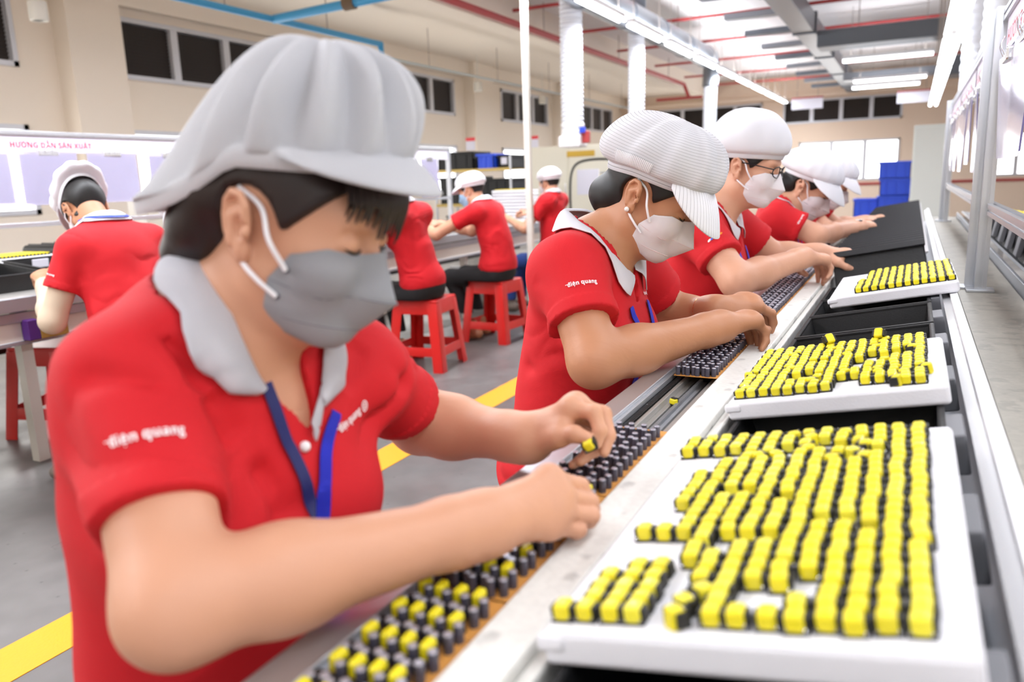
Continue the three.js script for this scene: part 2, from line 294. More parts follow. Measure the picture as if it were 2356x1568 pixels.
const NET_EDGES = [[0, 1], [2, 3], [4, 5], [6, 7], [0, 2], [1, 3], [4, 6], [5, 7], [0, 4], [1, 5], [2, 6], [3, 7]];
// ================= room shell =================
const { x0: RX0, x1: RX1, z0: RZ0, z1: RZ1, h: RH } = ROOM;
struct('floor', box(RX0 - 0.2, RX1 + 0.2, -0.12, 0, RZ0 - 0.2, RZ1 + 0.2), M.floor);
const stripeGeo = box(-2.05, -1.885, 0, 0.002, -20, 4);
single('floor_stripe', stripeGeo, M.yellowLine, 'long yellow painted lane stripe on the grey floor', 'floor marking');
struct('ceiling', box(RX0 - 0.2, RX1 + 0.2, RH, RH + 0.15, RZ0 - 0.2, RZ1 + 0.2), M.ceiling);
// lowered cream soffit and beam along the window side
struct('trim_1', [box(RX0, -4.7, 3.22, RH, RZ0, RZ1), box(-4.98, -4.7, 3.06, 3.22, RZ0, RZ1)], M.wall);
struct('wall_right', box(RX1, RX1 + 0.2, 0, RH, RZ0, RZ1), M.wall);
struct('wall_front', box(RX0, RX1, 0, RH, RZ1, RZ1 + 0.2), M.wall);

// left wall: solid strips around the openings of high and low windows
const hiRow = [[-4.56 + 0.73 * 9, 9], [-5.57, 9], [-13.88, 3], [-17.3, 4]]; // start z, panes
const LOW = [1.0, 1.80], HIGH = [2.3, 2.9];
{
  const g = [];
  const w = (z0, z1, y0, y1) => g.push(box(RX0 - 0.2, RX0, y0, y1, z0, z1));
  w(RZ0, RZ1, 0, LOW[0]); w(RZ0, RZ1, LOW[1], HIGH[0]); w(RZ0, RZ1, HIGH[1], RH);
  let last = RZ1;
  for (const [z, n] of hiRow) { w(Math.min(z, last), last, HIGH[0], HIGH[1]); w(Math.min(z, last), last, LOW[0], LOW[1]); last = z - 0.73 * n; }
  w(RZ0, last, HIGH[0], HIGH[1]); w(RZ0, last, LOW[0], LOW[1]);
  // pilasters
  for (const [a, b] of [[-5.5, -4.93], [-13.2, -12.5], [-17.0, -16.35]]) g.push(box(RX0, RX0 + 0.22, 0, 3.22, a, b));
  g.push(box(RX0, RX0 + 0.12, 2.98, 3.22, RZ0, RZ1)); // ledge over the windows
  struct('wall_left', g, M.wall);
}
let windowNo = 0;
function strip(name, x, zs, ze, y0, y1, n, lit, axis) { // window: frame, mullions, panes with louvre slats
  const o = new THREE.Group(); o.name = 'window_' + (++windowNo); scene.add(o); o.userData.kind = 'structure';
  const L = Math.abs(ze - zs), pw = L / n, place = (g) => { // built along local x (0..L), y, z depth 0 = room side
    const m = axis === 'z' ? frame(V(x, 0, zs), V(0, 0, -1), V(0, 1, 0), V(1, 0, 0)) : frame(V(zs, 0, x), V(1, 0, 0), V(0, 1, 0), V(0, 0, 1)); return xform(g, m);
  };
  const f = [box(0, L, y0, y0 + 0.045, -0.08, 0.02), box(0, L, y1 - 0.045, y1, -0.08, 0.02), box(0, 0.045, y0, y1, -0.08, 0.02), box(L - 0.045, L, y0, y1, -0.08, 0.02)];
  for (let i = 1; i < n; i++) f.push(box(i * pw - 0.045, i * pw + 0.045, y0, y1, -0.08, 0.01));
  part('window_frame', f.map(place), M.winFrame, o);
  for (let i = 0; i < n; i++) {
    const a = i * pw + 0.045, b = (i + 1) * pw - 0.045;
    if (lit) part('pane', place(box(a, b, y0 + 0.045, y1 - 0.045, -0.07, -0.055)), M.winGlow, o);
    else {
      part('pane', place(box(a, b, y0 + 0.045, y1 - 0.045, -0.075, -0.055)), M.darkGlass, o);
      const s = []; for (let k = 0; k < 14; k++) { const y = lerp(y0 + 0.06, y1 - 0.06, (k + 0.5) / 14), q = box(a, b, -0.015, 0.015, -0.002, 0.002); q.rotateX(0.6); q.translate(0, y, -0.045); s.push(q); }
      part('louvre_slats', s.map(place), M.louvre, o).userData.kind = 'stuff';
    }
  }
  return o;
}
for (const [z, n] of hiRow) { strip('w', RX0, z, z - 0.73 * n, HIGH[0], HIGH[1], n, false, 'z'); strip('w', RX0, z, z - 0.73 * n, LOW[0], LOW[1], Math.ceil(n / 2), true, 'z'); }
// back wall with its windows
{
  const g = [], w = (a, b, y0, y1) => g.push(box(a, b, y0, y1, RZ0 - 0.2, RZ0));
  const hi = [[-6.2, -3.5], [-3.0, -0.34], [1.2, 3.6]];
  w(RX0, RX1, 0, 0.9); w(RX0, RX1, 1.85, 2.3); w(RX0, RX1, 2.86, RH); let last = RX0, l2 = RX0;
  for (const [a, b] of hi) { w(last, a, 2.3, 2.86); last = b; } w(last, RX1, 2.3, 2.86);
  for (const [a, b] of [[-5.9, -3.6], [-2.6, -0.35], [1.2, 3.6]]) { w(l2, a, 0.9, 1.85); l2 = b; } w(l2, RX1, 0.9, 1.85);
  g.push(box(RX0, RX1, 2.9, 3.0, RZ0, RZ0 + 0.1));
  struct('wall_back', g, M.wallFar);
  for (const [a, b] of hi) strip('w', RZ0, a, b, 2.3, 2.86, 4, false, 'x');
  for (const [a, b] of [[-5.9, -3.6], [-2.6, -0.35], [1.2, 3.6]]) strip('w', RZ0, a, b, 0.9, 1.85, 3, true, 'x');
  struct('trim_2', box(RX0, RX1, 0.78, 0.84, RZ0, RZ0 + 0.03), M.redPipe);
}
// daylight entering by the bright lower windows
function winLight(x, y, z, w, h, lx, lz) { const l = new THREE.RectAreaLight(0xfffaf2, WINDOW_LIGHT, w, h); l.position.set(x, y, z); l.lookAt(x + lx, y, z + lz); l.castShadow = true; scene.add(l); }
winLight(RX0 + 0.05, 1.4, -8.8, 6.4, 0.75, 1, 0); winLight(RX0 + 0.05, 1.4, -1.2, 6.4, 0.75, 1, 0); winLight(RX0 + 0.05, 1.4, -15, 2.1, 0.75, 1, 0);
winLight(-1.48, 1.38, RZ0 + 0.05, 2.2, 0.9, 0, 1); winLight(-4.75, 1.38, RZ0 + 0.05, 2.2, 0.9, 0, 1);

// ---------- fluorescent battens
function batten(x, y, z, label, group, alongX = false, len = 1.2, hang = RH, lightK = 1) {
  const o = thing('fluorescent_lamp', label, 'lamp', [x, y, z], alongX ? Math.PI / 2 : 0, group);
  part('housing', [rbox(-0.035, 0.035, 0.0, 0.05, -len / 2, len / 2, 0.006, 1)], M.lampBody, o);
  for (const q of [-0.03, 0.03]) part('tube', cyl(V(q, -0.022, -len / 2 + 0.02), V(q, -0.022, len / 2 - 0.02), 0.016, 0.016, 10), M.tube, o);
  for (const q of [-0.4, 0.4]) part('hanger', cyl(V(0, 0.05, len * q), V(0, hang - y, len * q), 0.004, 0.004, 6), M.ironRod, o);
  const l = new THREE.RectAreaLight(0xf3f7ff, TUBE_LIGHT * lightK, 0.14, len); l.position.set(0, -0.045, 0); l.rotation.x = -Math.PI / 2; l.castShadow = true; o.add(l);
  const u = new THREE.RectAreaLight(0xf3f7ff, TUBE_LIGHT * lightK * UPLIGHT, 0.14, len); u.position.set(0, 0.056, 0); u.rotation.x = Math.PI / 2; u.castShadow = true; o.add(u); // bare tubes shine upward as well
  return o;
}
for (let i = 0; i < 16; i++) batten(-2.78, 2.75, 2.6 - i * 1.45, 'glowing fluorescent batten over the aisle, ' + ORD[i] + ' of the long row', 'fluorescent battens in the aisle row');
for (let i = 0; i < 9; i++) batten(0.14, 1.86, 1.0 - i * 1.35, 'glowing fluorescent batten above the near document board, ' + ORD[i] + ' of its row', 'fluorescent battens over the near line', false, 1.2, RH, 0.11);
for (let i = 0; i < 5; i++) batten(2.9, 2.75, 2.6 - i * 2.9, 'glowing fluorescent batten on the right side of the hall, ' + ORD[i] + ' of its row', 'fluorescent battens in the right row');
for (let i = 0; i < 3; i++) batten(-4.45, 2.9, 2.4 - i * 2.3, 'glowing fluorescent batten beside the cream beam, ' + ORD[i] + ' of its row', 'fluorescent battens beside the beam', false, 1.2, RH, 0.6);

// ---------- services under the ceiling
{
  const o = thing('blue_pipe', 'bright blue service pipe with a branch hung below the cream soffit', 'pipe', [-6.0, 2.86, -6.4]);
  const p = (x, y, z) => V(x + 6.0, y - 2.86, z + 6.4);
  part('main_run', cyl(p(-6.0, 2.87, -2), p(-6.0, 2.87, -8.4), 0.035, 0.035, 12), M.bluePipe, o);
  part('drop', [cyl(p(-6.0, 2.87, -8.4), p(-6.0, 2.74, -8.4), 0.035, 0.035, 12), new THREE.SphereGeometry(0.037, 12, 8).translate(0, 0.01, -2.0)], M.bluePipe, o);
  part('branch', cyl(p(-6.0, 2.87, -6.55), p(-4.1, 2.95, -6.62), 0.045, 0.045, 12), M.bluePipe, o);
  part('pipe_clamp', [cyl(p(-5.1, 2.91, -6.58), p(-4.98, 2.915, -6.585), 0.065, 0.065, 12), box(0.9, 1.0, 0.1, 0.36, -0.2, -0.17)], M.clampBrown, o, 'brown clamp around the blue branch');
  part('hanger_rod', [-4.2, -5.9, -7.4].map((z) => cyl(p(-6.0, 2.9, z), p(-6.0, 3.22, z), 0.006, 0.006, 6)), M.ironRod, o);
  const c = thing('conduit', 'thin pale conduit running on from the blue pipe along the soffit', 'pipe', [-6.0, 2.72, -13]);
  part('run', cyl(V(0, 0, 4.55), V(0, 0, -6), 0.016, 0.016, 8), std(0xb9c4c6, 0.5), c);
  part('hanger_rod', [3.5, 1.5, -0.5, -2.5, -4.5].map((z) => cyl(V(0, 0, z), V(0, 0.5, z), 0.005, 0.005, 6)), M.ironRod, c);
  const rp = thing('sprinkler_pipe', 'long dark red sprinkler main running along the hall', 'pipe', [-4.5, 3.05, -8]);
  part('run', cyl(V(0, 0, 5), V(0, 0, -9.2), 0.04, 0.04, 12), M.redPipe, rp);
  part('end_drop', [cyl(V(0, 0, -9.2), V(0.12, -0.3, -9.2), 0.035, 0.035, 10), cyl(V(-0.6, -0.28, -9.2), V(0.4, -0.28, -9.2), 0.03, 0.03, 8)], M.redPipe, rp);
  part('hanger_rod', [4, 1, -2, -5, -8].map((z) => cyl(V(0, 0, z), V(0, 0.4, z), 0.006, 0.006, 6)), M.ironRod, rp);
  [-7.6, -9.3, -11.2, -13.2, -15.4, -17.6, -19.6].forEach((z, i) => {
    const q = thing('sprinkler_branch', ['nearest', 'second', 'third', 'fourth', 'fifth', 'sixth', 'farthest'][i] + ' thin red sprinkler branch crossing under the white ceiling', 'pipe', [-1.5, 3.24, z], 0, 'red sprinkler branches');
    part('run', cyl(V(-3.1, 0, 0), V(4.5, 0, 0), 0.022, 0.022, 8), M.redPipe, q);
    part('hanger_rod', [-2, 0, 2].map((x) => cyl(V(x, 0, 0), V(x, 0.21, 0), 0.005, 0.005, 6)), M.ironRod, q);
  });
  // square supply duct with side outlets
  const d = thing('supply_duct', 'square grey supply duct with a ladder of side outlets', 'air duct', [-1.42, 2.95, -13]);
  part('body', [rbox(-0.13, 0.13, 0, 0.24, -7.8, 5, 0.01, 1)], M.duct, d);
  for (let i = 0; i < 9; i++) part('outlet', rbox(-0.75, -0.12, 0.02, 0.09, 4.1 - i * 1.3 - 0.09, 4.1 - i * 1.3 + 0.09, 0.008, 1), i % 2 ? M.duct : M.ductDark, d);
  for (let i = 0; i < 5; i++) part('flange', box(-0.15, 0.15, -0.02, 0.26, 4 - i * 2.6, 4.04 - i * 2.6), M.ductDark, d);
  part('hanger_rod', [4, 0, -4].map((z) => cyl(V(0, 0.2, z), V(0, 0.5, z), 0.006, 0.006, 6)), M.ironRod, d);
  const d2 = thing('branch_duct', 'wide grey branch duct crossing the hall to a box plenum', 'air duct', [0.2, 2.8, -12.2]);
  part('body', rbox(-1.5, 0.1, 0, 0.22, -0.25, 0.25, 0.01, 1), M.ductDark, d2); part('plenum', rbox(0.1, 1.0, -0.06, 0.36, -0.4, 0.4, 0.01, 1), M.ductDark, d2);
  part('hanger_rod', [-1, 0.6].map((x) => cyl(V(x, 0.2, 0), V(x, 0.65, 0), 0.006, 0.006, 6)), M.ironRod, d2);
  const d3 = thing('far_branch_duct', 'slim grey branch duct crossing farther down the hall', 'air duct', [0.2, 2.78, -16.6]);
  part('body', rbox(-1.5, 1.2, 0, 0.14, -0.2, 0.2, 0.01, 1), M.duct, d3); part('plenum', rbox(0.1, 1.0, -0.06, 0.26, -0.4, 0.4, 0.01, 1), M.ductDark, d3);
  part('hanger_rod', [-1, 0.6].map((x) => cyl(V(x, 0.1, 0), V(x, 0.67, 0), 0.006, 0.006, 6)), M.ironRod, d3);
  for (const [z, x, n] of [[-12.9, -0.45, 'third'], [-16.0, -0.5, 'second'], [-17.2, -0.6, 'farthest']]) batten(x, 2.72, z, 'crosswise glowing batten beside a grey branch duct, ' + n + ' from the back', 'crosswise battens', true, 1.2, RH, 0.6);
}
// round exhaust duct with elbow and hoses
function ribbed(x, z, yb, yt, r, label, extra) {
  const o = thing('exhaust_hose', label, 'hose', [x, yb, z], 0, 'white ribbed exhaust hoses');
  const pts = [], n = Math.round((yt - yb) / 0.045); for (let i = 0; i <= n * 6; i++) { const y = (yt - yb) * i / (n * 6); pts.push(new THREE.Vector2(r * (1 + 0.045 * Math.sin(i / 6 * 6.283)), y)); }
  part('ribbed_tube', new THREE.LatheGeometry(pts, 22), M.hose, o);
  part('cuff', [new THREE.CylinderGeometry(r * 0.97, r * 1.05, 0.12, 22, 1, true).translate(0, 0.03, 0), new THREE.CylinderGeometry(r * 1.08, r * 1.08, 0.03, 22).translate(0, 0.09, 0)], M.white, o);
  if (extra) extra(o); return o;
}
ribbed(-3.25, -7.9, 1.62, RH, 0.115, 'wide white ribbed hose dropping beside the cream cabinet', (o) => { part('valve_box', rbox(-0.12, 0.12, -0.14, -0.02, -0.12, 0.12, 0.02, 2), M.white, o); part('red_plug', rbox(0.11, 0.19, -0.1, 0.02, -0.03, 0.04, 0.01, 1), M.redPipe, o); part('blue_plug', rbox(0.11, 0.17, 0.0, 0.06, 0.05, 0.1, 0.01, 1), M.blue, o); });
ribbed(-3.1, -9.6, 1.55, RH, 0.10, 'middle white ribbed hose between the wide hose and the elbow duct', (o) => part('grey_sleeve', new THREE.CylinderGeometry(0.118, 0.118, 0.3, 22).translate(0, 1.72, 0), M.ductDark, o));
{
  ribbed(-3.05, -13.3, 1.6, 2.55, 0.105, 'white ribbed hose hanging from the round elbow duct');
  const o = thing('elbow_duct', 'round grey exhaust duct that bends down into a white hose', 'air duct', [-3.05, 2.55, -13.3]);
  part('spiral_run', cyl(V(0, 0.42, 6.4), V(0, 0.42, 0.16), 0.16, 0.16, 24), M.duct, o);
  part('elbow', tube([V(0, 0.42, 0.2), V(0, 0.42, 0.06), V(0, 0.36, -0.03), V(0, 0.26, -0.03), V(0, 0.0, 0)], 0.125, 24, 18), M.duct, o);
  for (let i = 0; i < 5; i++) part('seam_ring', cyl(V(0, 0.42, 0.4 + i * 1.3), V(0, 0.42, 0.44 + i * 1.3), 0.168, 0.168, 24), M.ductDark, o);
  part('hanger_rod', [5, 2].map((z) => cyl(V(0, 0.5, z), V(0, 0.9, z), 0.006, 0.006, 6)), M.ironRod, o);
}
{
  const o = thing('power_pole', 'slender white service pole from ceiling to the far bench', 'pole', [-2.87, 0, -6.0]);
  part('shaft', rbox(-0.025, 0.025, 0.0, RH, -0.025, 0.025, 0.006, 1), M.offWhite, o); part('foot_collar', rbox(-0.05, 0.05, 0, 0.05, -0.05, 0.05, 0.01, 1), M.offWhite, o);
}
function sensor(x, y, z, label) {
  const o = thing('hanging_speaker', label, 'speaker', [x, y, z], 0, 'white can speakers hung near the windows');
  part('can', new THREE.LatheGeometry([[0, 0.15], [0.062, 0.15], [0.07, 0.14], [0.07, 0.01], [0.066, 0], [0.05, 0.0], [0.048, 0.012], [0, 0.012]].map((q) => new THREE.Vector2(...q)), 24), M.offWhite, o);
  part('grille', new THREE.CylinderGeometry(0.047, 0.047, 0.004, 20).translate(0, 0.013, 0), M.blackPart, o); part('stem', cyl(V(0, 0.15, 0), V(0, Math.max(0.2, 3.2 - y), 0), 0.008, 0.008, 8), M.offWhite, o);
}
sensor(-6.35, 2.54, -4.25, 'white can speaker hung by the left pilaster'); sensor(-6.5, 2.62, -11.75, 'white can speaker hung before the last pane of the long window'); sensor(-6.5, 2.6, -14.3, 'white can speaker hung before the short far window');
// ================= near assembly line =================
const SLOPE = Math.atan(0.19), SX = V(Math.cos(SLOPE), Math.sin(SLOPE), 0), SY = V(-Math.sin(SLOPE), Math.cos(SLOPE), 0);
const SO = V(-0.2, 0.802, 0);
const onSlope = (u, v, z) => SO.clone().addScaledVector(SX, u).addScaledVector(SY, v).setZ(z);
const Z1 = 1.2, Z2 = -6.4; // ends of the line
{
  const o = thing('assembly_conveyor', 'long aluminium assembly conveyor with two rails and a sloped bin shelf', 'conveyor', [-0.32, 0, -2.6]);
  const L = (g) => g.map((q) => { q.translate(0.32, 0, 2.6); return q; });
  // left rail: T-slot profile
  part('left_rail', L([rbox(-0.408, -0.372, 0.796, 0.806, Z2, Z1, 0.002, 1), rbox(-0.405, -0.375, 0.765, 0.797, Z2, Z1, 0.002, 1), rbox(-0.408, -0.372, 0.70, 0.766, Z2, Z1, 0.002, 1), rbox(-0.372, -0.3665, 0.79, 0.7995, Z2, Z1, 0.001, 1)]), M.alu, o);
  part('inner_guide', L([rbox(-0.354, -0.347, 0.74, 0.788, Z2, Z1, 0.001, 1), rbox(-0.347, -0.338, 0.74, 0.778, Z2, Z1, 0.001, 1)]), M.steel, o);
  part('trough', L([box(-0.372, -0.283, 0.70, 0.715, Z2, Z1), box(-0.372, -0.366, 0.70, 0.79, Z2, Z1)]), M.blackPart, o);
  part('right_guide', L([rbox(-0.306, -0.283, 0.72, 0.786, Z2, Z1, 0.002, 1), rbox(-0.317, -0.306, 0.72, 0.768, Z2, Z1, 0.002, 1)]), M.steel, o);
  part('right_rail', L([rbox(-0.283, -0.238, 0.735, 0.806, Z2, Z1, 0.003, 2), rbox(-0.236, -0.223, 0.72, 0.797, Z2, Z1, 0.003, 2)]), M.railWhite, o, 'worn white painted right rail');
  part('side_panel', L([rbox(-0.40, -0.36, 0.55, 0.70, Z2, Z1, 0.002, 1), rbox(-0.283, -0.22, 0.60, 0.735, Z2, Z1, 0.002, 1)]), M.steel, o);
  const sm = new THREE.Matrix4().makeBasis(SX, SY, V(0, 0, 1)).setPosition(SO.x, SO.y, SO.z);
  part('bin_shelf', L([xform(box(-0.03, 0.30, -0.095, -0.085, Z2, Z1), sm)]), M.alu, o);
  part('shelf_lip', L([xform(rbox(0.296, 0.312, -0.10, 0.002, Z2, Z1, 0.002, 1), sm)]), M.white, o, 'white lip along the high edge of the shelf');
  part('clear_strip', L([xform(box(0.28, 0.296, -0.012, -0.008, Z2, Z1), sm)]), M.clearPlastic, o, 'clear plastic strip behind the bins');
  for (const z of [0.6, -1.0, -2.6, -4.2, -5.8]) for (const x of [-0.385, 0.08]) part('leg', L([box(x - 0.02, x + 0.02, 0, x < 0 ? 0.56 : 0.745, z - 0.02, z + 0.02)]), M.alu, o);
  // roller chains in the trough: shared links
  const links = [], links2 = [];
  for (let i = 0; i < 150; i++) { const z = -0.95 - i * 0.0063; if (z < -1.4) break; links.push(rbox(-0.3655, -0.3555, 0.784, 0.7905, z, z + 0.0046, 0.001, 1)); const c = cyl(V(-0.336, 0.772, z), V(-0.318, 0.772, z), 0.0042, 0.0042, 6); links2.push(c, box(-0.330, -0.324, 0.774, 0.782, z, z + 0.003)); }
  part('chain', L(links), M.chain, o).userData.kind = 'stuff'; part('drive_chain', L(links2), M.aluDull, o).userData.kind = 'stuff';
}
// centre platform between the two halves of the line, posts, hanging board
{
  const o = thing('centre_platform', 'stained beige platform running between the two bin shelves', 'platform', [0.3, 0, -2.6]);
  part('top', rbox(-0.17, -0.025, 0.77, 0.80, -3.8, 3.8, 0.002, 1), M.platform, o);
  for (const z of [3.4, 1, -1.2, -3.4]) part('leg', box(-0.12, -0.08, 0, 0.77, z - 0.02, z + 0.02), M.alu, o);
}
function profile(a, b, w = 0.03) { // square slotted aluminium extrusion
  const s = w / 2, t = w * 0.14, c = w * 0.16, sh2 = new THREE.Shape([[-s, -s], [-t, -s], [-t, -s + c], [t, -s + c], [t, -s], [s, -s], [s, -t], [s - c, -t], [s - c, t], [s, t], [s, s], [t, s], [t, s - c], [-t, s - c], [-t, s], [-s, s], [-s, t], [-s + c, t], [-s + c, -t], [-s, -t]].map((q) => new THREE.Vector2(...q)));
  const d = V().subVectors(b, a), L = d.length(), g = new THREE.ExtrudeGeometry(sh2, { depth: L, bevelEnabled: false }); d.normalize();
  const up = Math.abs(d.y) > 0.9 ? V(0, 0, 1) : V(0, 1, 0), ex = V().crossVectors(up, d).normalize(), ey = V().crossVectors(d, ex); g.applyMatrix4(frame(a, ex, ey, d)); return g;
}
const signTex = textTex(1024, 128, (g, w, h) => { g.fillStyle = '#f3f0f8'; g.fillRect(0, 0, w, h); g.fillStyle = '#c81e3c'; g.font = 'bold 78px sans-serif'; viet(g, 'HƯỚNG DẪN SẢN XUẤT', 14, 104, 78, 1.04); });
M.signText = std(0xe6e4ee, 0.5, 0, { map: signTex });
const docTex = [0, 1, 2].map((k) => textTex(210, 300, (g) => {
  g.fillStyle = '#f3f1fa'; g.fillRect(0, 0, 210, 300); g.strokeStyle = '#b9b6c8'; g.strokeRect(10, 12, 190, 276); g.fillStyle = '#a9a7b8';
  for (let i = 0; i < 15; i++) { const y = 40 + i * 16; if (k === 0 && y > 80 && y < 230) continue; g.fillRect(22, y, 60 + ((i * 53 + k * 31) % 100), 3); }
  if (k === 0) { g.fillStyle = '#d3d0ea'; g.fillRect(40, 90, 52, 120); g.fillStyle = '#bdbad8'; g.fillRect(48, 100, 36, 26); }
  if (k === 2) { g.strokeRect(22, 120, 166, 70); g.fillRect(22, 145, 166, 2); }
}));
M.doc = docTex.map((t) => std(0xdcd8ec, 0.7, 0, { map: t }));
// a hanging instruction sheet in a clear sleeve with a bulldog clip; faces +x locally
function sheetDoc(pos, turn, w, h, k, label, group, tilt = 0, clip = true) {
  const o = thing('hanging_document', label, 'document', pos, turn, group); o.rotation.z = tilt;
  const rows = (off, m, y0, y1) => [0, 0.25, 0.5, 0.75, 1].map((t) => [0, 0.2, 0.4, 0.6, 0.8, 1].map((s) => V(off + 0.006 * Math.sin(s * 3 + k) * t, lerp(y0, y1, t), lerp(w / 2 - m, -w / 2 + m, s))));
  part('page', shell(rows(0, 0.008, -h, -0.012), 0.001), M.doc[k % 3], o);
  part('clear_sleeve', shell(rows(0.004, 0, -h - 0.01, 0), 0.0006), M.sleeve, o);
  if (clip) {
    const c = part('clip', rbox(-0.011, 0.011, -0.02, 0.012, -0.055, 0.055, 0.006, 2), M.chrome, o, 'steel bulldog clip');
    part('clip_wire', [tube([[0.008, -0.01, 0.02], [0.018, 0.02, 0.018], [0.01, 0.04, 0], [0.018, 0.02, -0.018], [0.008, -0.01, -0.02]], 0.0018, 20, 6)], M.chrome, c);
  }
  return o;
}
{
  const o = thing('document_board', 'aluminium frame over the near line with a white title strip', 'sign board', [0.2, 0.8, -3.6]);
  const P = (x, y, z) => V(x - 0.2, y - 0.8, z + 3.6);
  const posts = [[0.165, -2.62], [0.185, -2.56], [0.175, -5.9], [0.195, -5.84]];
  for (const [x, z] of posts) { const p = part('post', profile(P(x, 0.8, z), P(x, 1.56, z)), M.alu, o); part('foot_plate', rbox(x - 0.2 - 0.035, x - 0.2 + 0.035, 0, 0.008, z + 3.6 - 0.035, z + 3.6 + 0.035, 0.002, 1), M.alu, p); }
  part('top_rail', profile(P(0.2, 1.535, -1.2), P(0.2, 1.535, -6.1)), M.alu, o); part('middle_rail', profile(P(0.2, 1.03, -0.9), P(0.2, 1.03, -6.1), 0.03), M.alu, o);
  part('clip_wire', profile(P(0.205, 1.43, -1.2), P(0.205, 1.43, -6.1), 0.012), M.alu, o);
  const plates = [];
  for (let i = 0; i < 4; i++) { const z = -1.75 - i * 1.15, g = new THREE.PlaneGeometry(1.1, 0.085); g.rotateY(-Math.PI / 2); g.translate(0.193 - 0.2, 1.478 - 0.8, z - 0.2 + 3.6); part('title_strip', g, M.signText, o, 'white strip lettered in red capitals'); }
  part('title_backing', box(-0.004, 0.006, 0.63, 0.722, -2.5, 2.4), M.signWhite, o);
  for (let i = 0; i < 12; i++) sheetDoc([0.188, 1.415, -1.62 - i * 0.36], Math.PI, 0.27, i < 3 ? 0.24 : 0.25 + 0.03 * (i % 2), i, 'instruction sheet in a clear sleeve, ' + ['nearest', 'second', 'third', 'fourth', 'fifth', 'sixth', 'seventh', 'eighth', 'ninth', 'tenth', 'eleventh', 'farthest'][i] + ' on the board over the near line', 'instruction sheets on the near board', 0.03 * Math.sin(i * 2.1));
}
// ---------- black bins on the slope
function binGeo(w, l, h, t = 0.0035) { // open tapered bin with rolled rim; w along x, l along z, rim at y = 0
  const taper = 0.012, g = [];
  const wall = (x0, z0, x1, z1, a0, b0, a1, b1) => { const q = shell([[V(x0, 0, z0), V(x1, 0, z1)], [V(a0, -h, b0), V(a1, -h, b1)]], t); g.push(q); };
  const X = w / 2, Z = l / 2, x = X - taper, z = Z - taper;
  wall(-X, -Z, X, -Z, -x, -z, x, -z); wall(X, Z, -X, Z, x, z, -x, z); wall(-X, Z, -X, -Z, -x, z, -x, -z); wall(X, -Z, X, Z, x, -z, x, z);
  g.push(box(-x, x, -h, -h + t, -z, z));
  const body = merge(g);
  const rim = merge([rbox(-X - 0.006, X + 0.006, -0.007, 0, -Z - 0.006, -Z + 0.003, 0.002, 1), rbox(-X - 0.006, X + 0.006, -0.007, 0, Z - 0.003, Z + 0.006, 0.002, 1), rbox(-X - 0.006, -X + 0.003, -0.007, 0, -Z, Z, 0.002, 1), rbox(X - 0.003, X + 0.006, -0.007, 0, -Z, Z, 0.002, 1)]);
  return [body, rim];
}
const nearBin = binGeo(0.255, 0.245, 0.075), holderGeo = rbox(-0.002, 0.024, -0.05, -0.001, -0.045, 0.045, 0.003, 1);
const binLabel = ['under the nearest foam tray', 'between the two nearest foam trays', 'under the middle foam tray', 'just behind the middle foam tray', 'just in front of the farthest foam tray', 'under the farthest foam tray'];
[-0.375, -0.645, -0.915, -1.185, -1.455, -1.725, -1.995, -2.265].forEach((z, i) => {
  const p = onSlope(0.123, 0, z + 0.13 - 0.27);
  const o = thing('parts_bin', 'black plastic parts bin on the slope, ' + ['hidden end one nearest the camera', 'partly seen below the nearest foam tray', 'beneath the back half of the nearest foam tray', 'just behind the nearest foam tray', 'beneath the middle foam tray', 'open one behind the middle foam tray', 'open one before the small farthest tray', 'beneath the small farthest tray'][i], 'bin', p.toArray(), 0, 'black parts bins on the near slope');
  o.rotation.z = SLOPE; part('body', nearBin[0], M.bin, o); part('rim', nearBin[1], M.bin, o); part('label_holder', holderGeo.clone().translate(0.128, 0, 0.03), M.binGrey, o, 'grey label holder at the high end');
});
// tightly nested bins standing beyond the last tray
{
  const nb = [rbox(-0.133, 0.133, -0.072, 0.085, -0.006, 0.006, 0.004, 1), rbox(-0.136, 0.136, 0.072, 0.092, -0.012, 0.022, 0.003, 1)];
  for (let i = 0; i < 36; i++) {
    const p = onSlope(0.124, -0.005, -2.72 - i * 0.095); const o = thing('nested_bin', 'black bin standing on edge in the long nested row beyond the farthest tray', 'bin', p.toArray(), 0, 'nested black bins');
    o.rotation.set(-0.38, 0, SLOPE); part('body', nb[0], M.bin, o); part('rim', nb[1], M.binRim, o); part('clip', rbox(0.133, 0.143, 0.05, 0.072, -0.012, 0.012, 0.002, 1), M.white, o);
  }
}
// ---------- yellow transformers and foam trays
const trGeo = {
  tape: rbox(-0.0060, 0.0060, 0.001, 0.0132, -0.0078, 0.0078, 0.0034, 2), core: merge([rbox(-0.0086, -0.0054, 0.0012, 0.0108, -0.0052, 0.0052, 0.0008, 1), rbox(0.0054, 0.0086, 0.0012, 0.0108, -0.0052, 0.0052, 0.0008, 1), box(-0.008, 0.008, 0, 0.0016, -0.007, 0.007)]),
  pins: merge([[-0.005, -0.006], [0.005, -0.006], [-0.005, 0.006], [0.005, 0.006]].map(([x, z]) => cyl(V(x, 0.001, z), V(x * 1.25, 0.0045, z * 1.3), 0.0006, 0.0006, 5))),
};
const trAll = merge([trGeo.tape, trGeo.core]);
function transformer(m, label, group, mat) {
  const o = thing('yellow_transformer', label, 'transformer', [0, 0, 0], 0, group); m.decompose(o.position, o.quaternion, o.scale);
  part('tape_wrap', trGeo.tape, mat, o); part('core', trGeo.core, M.core, o); part('pins', trGeo.pins, M.tinned, o); return o;
}
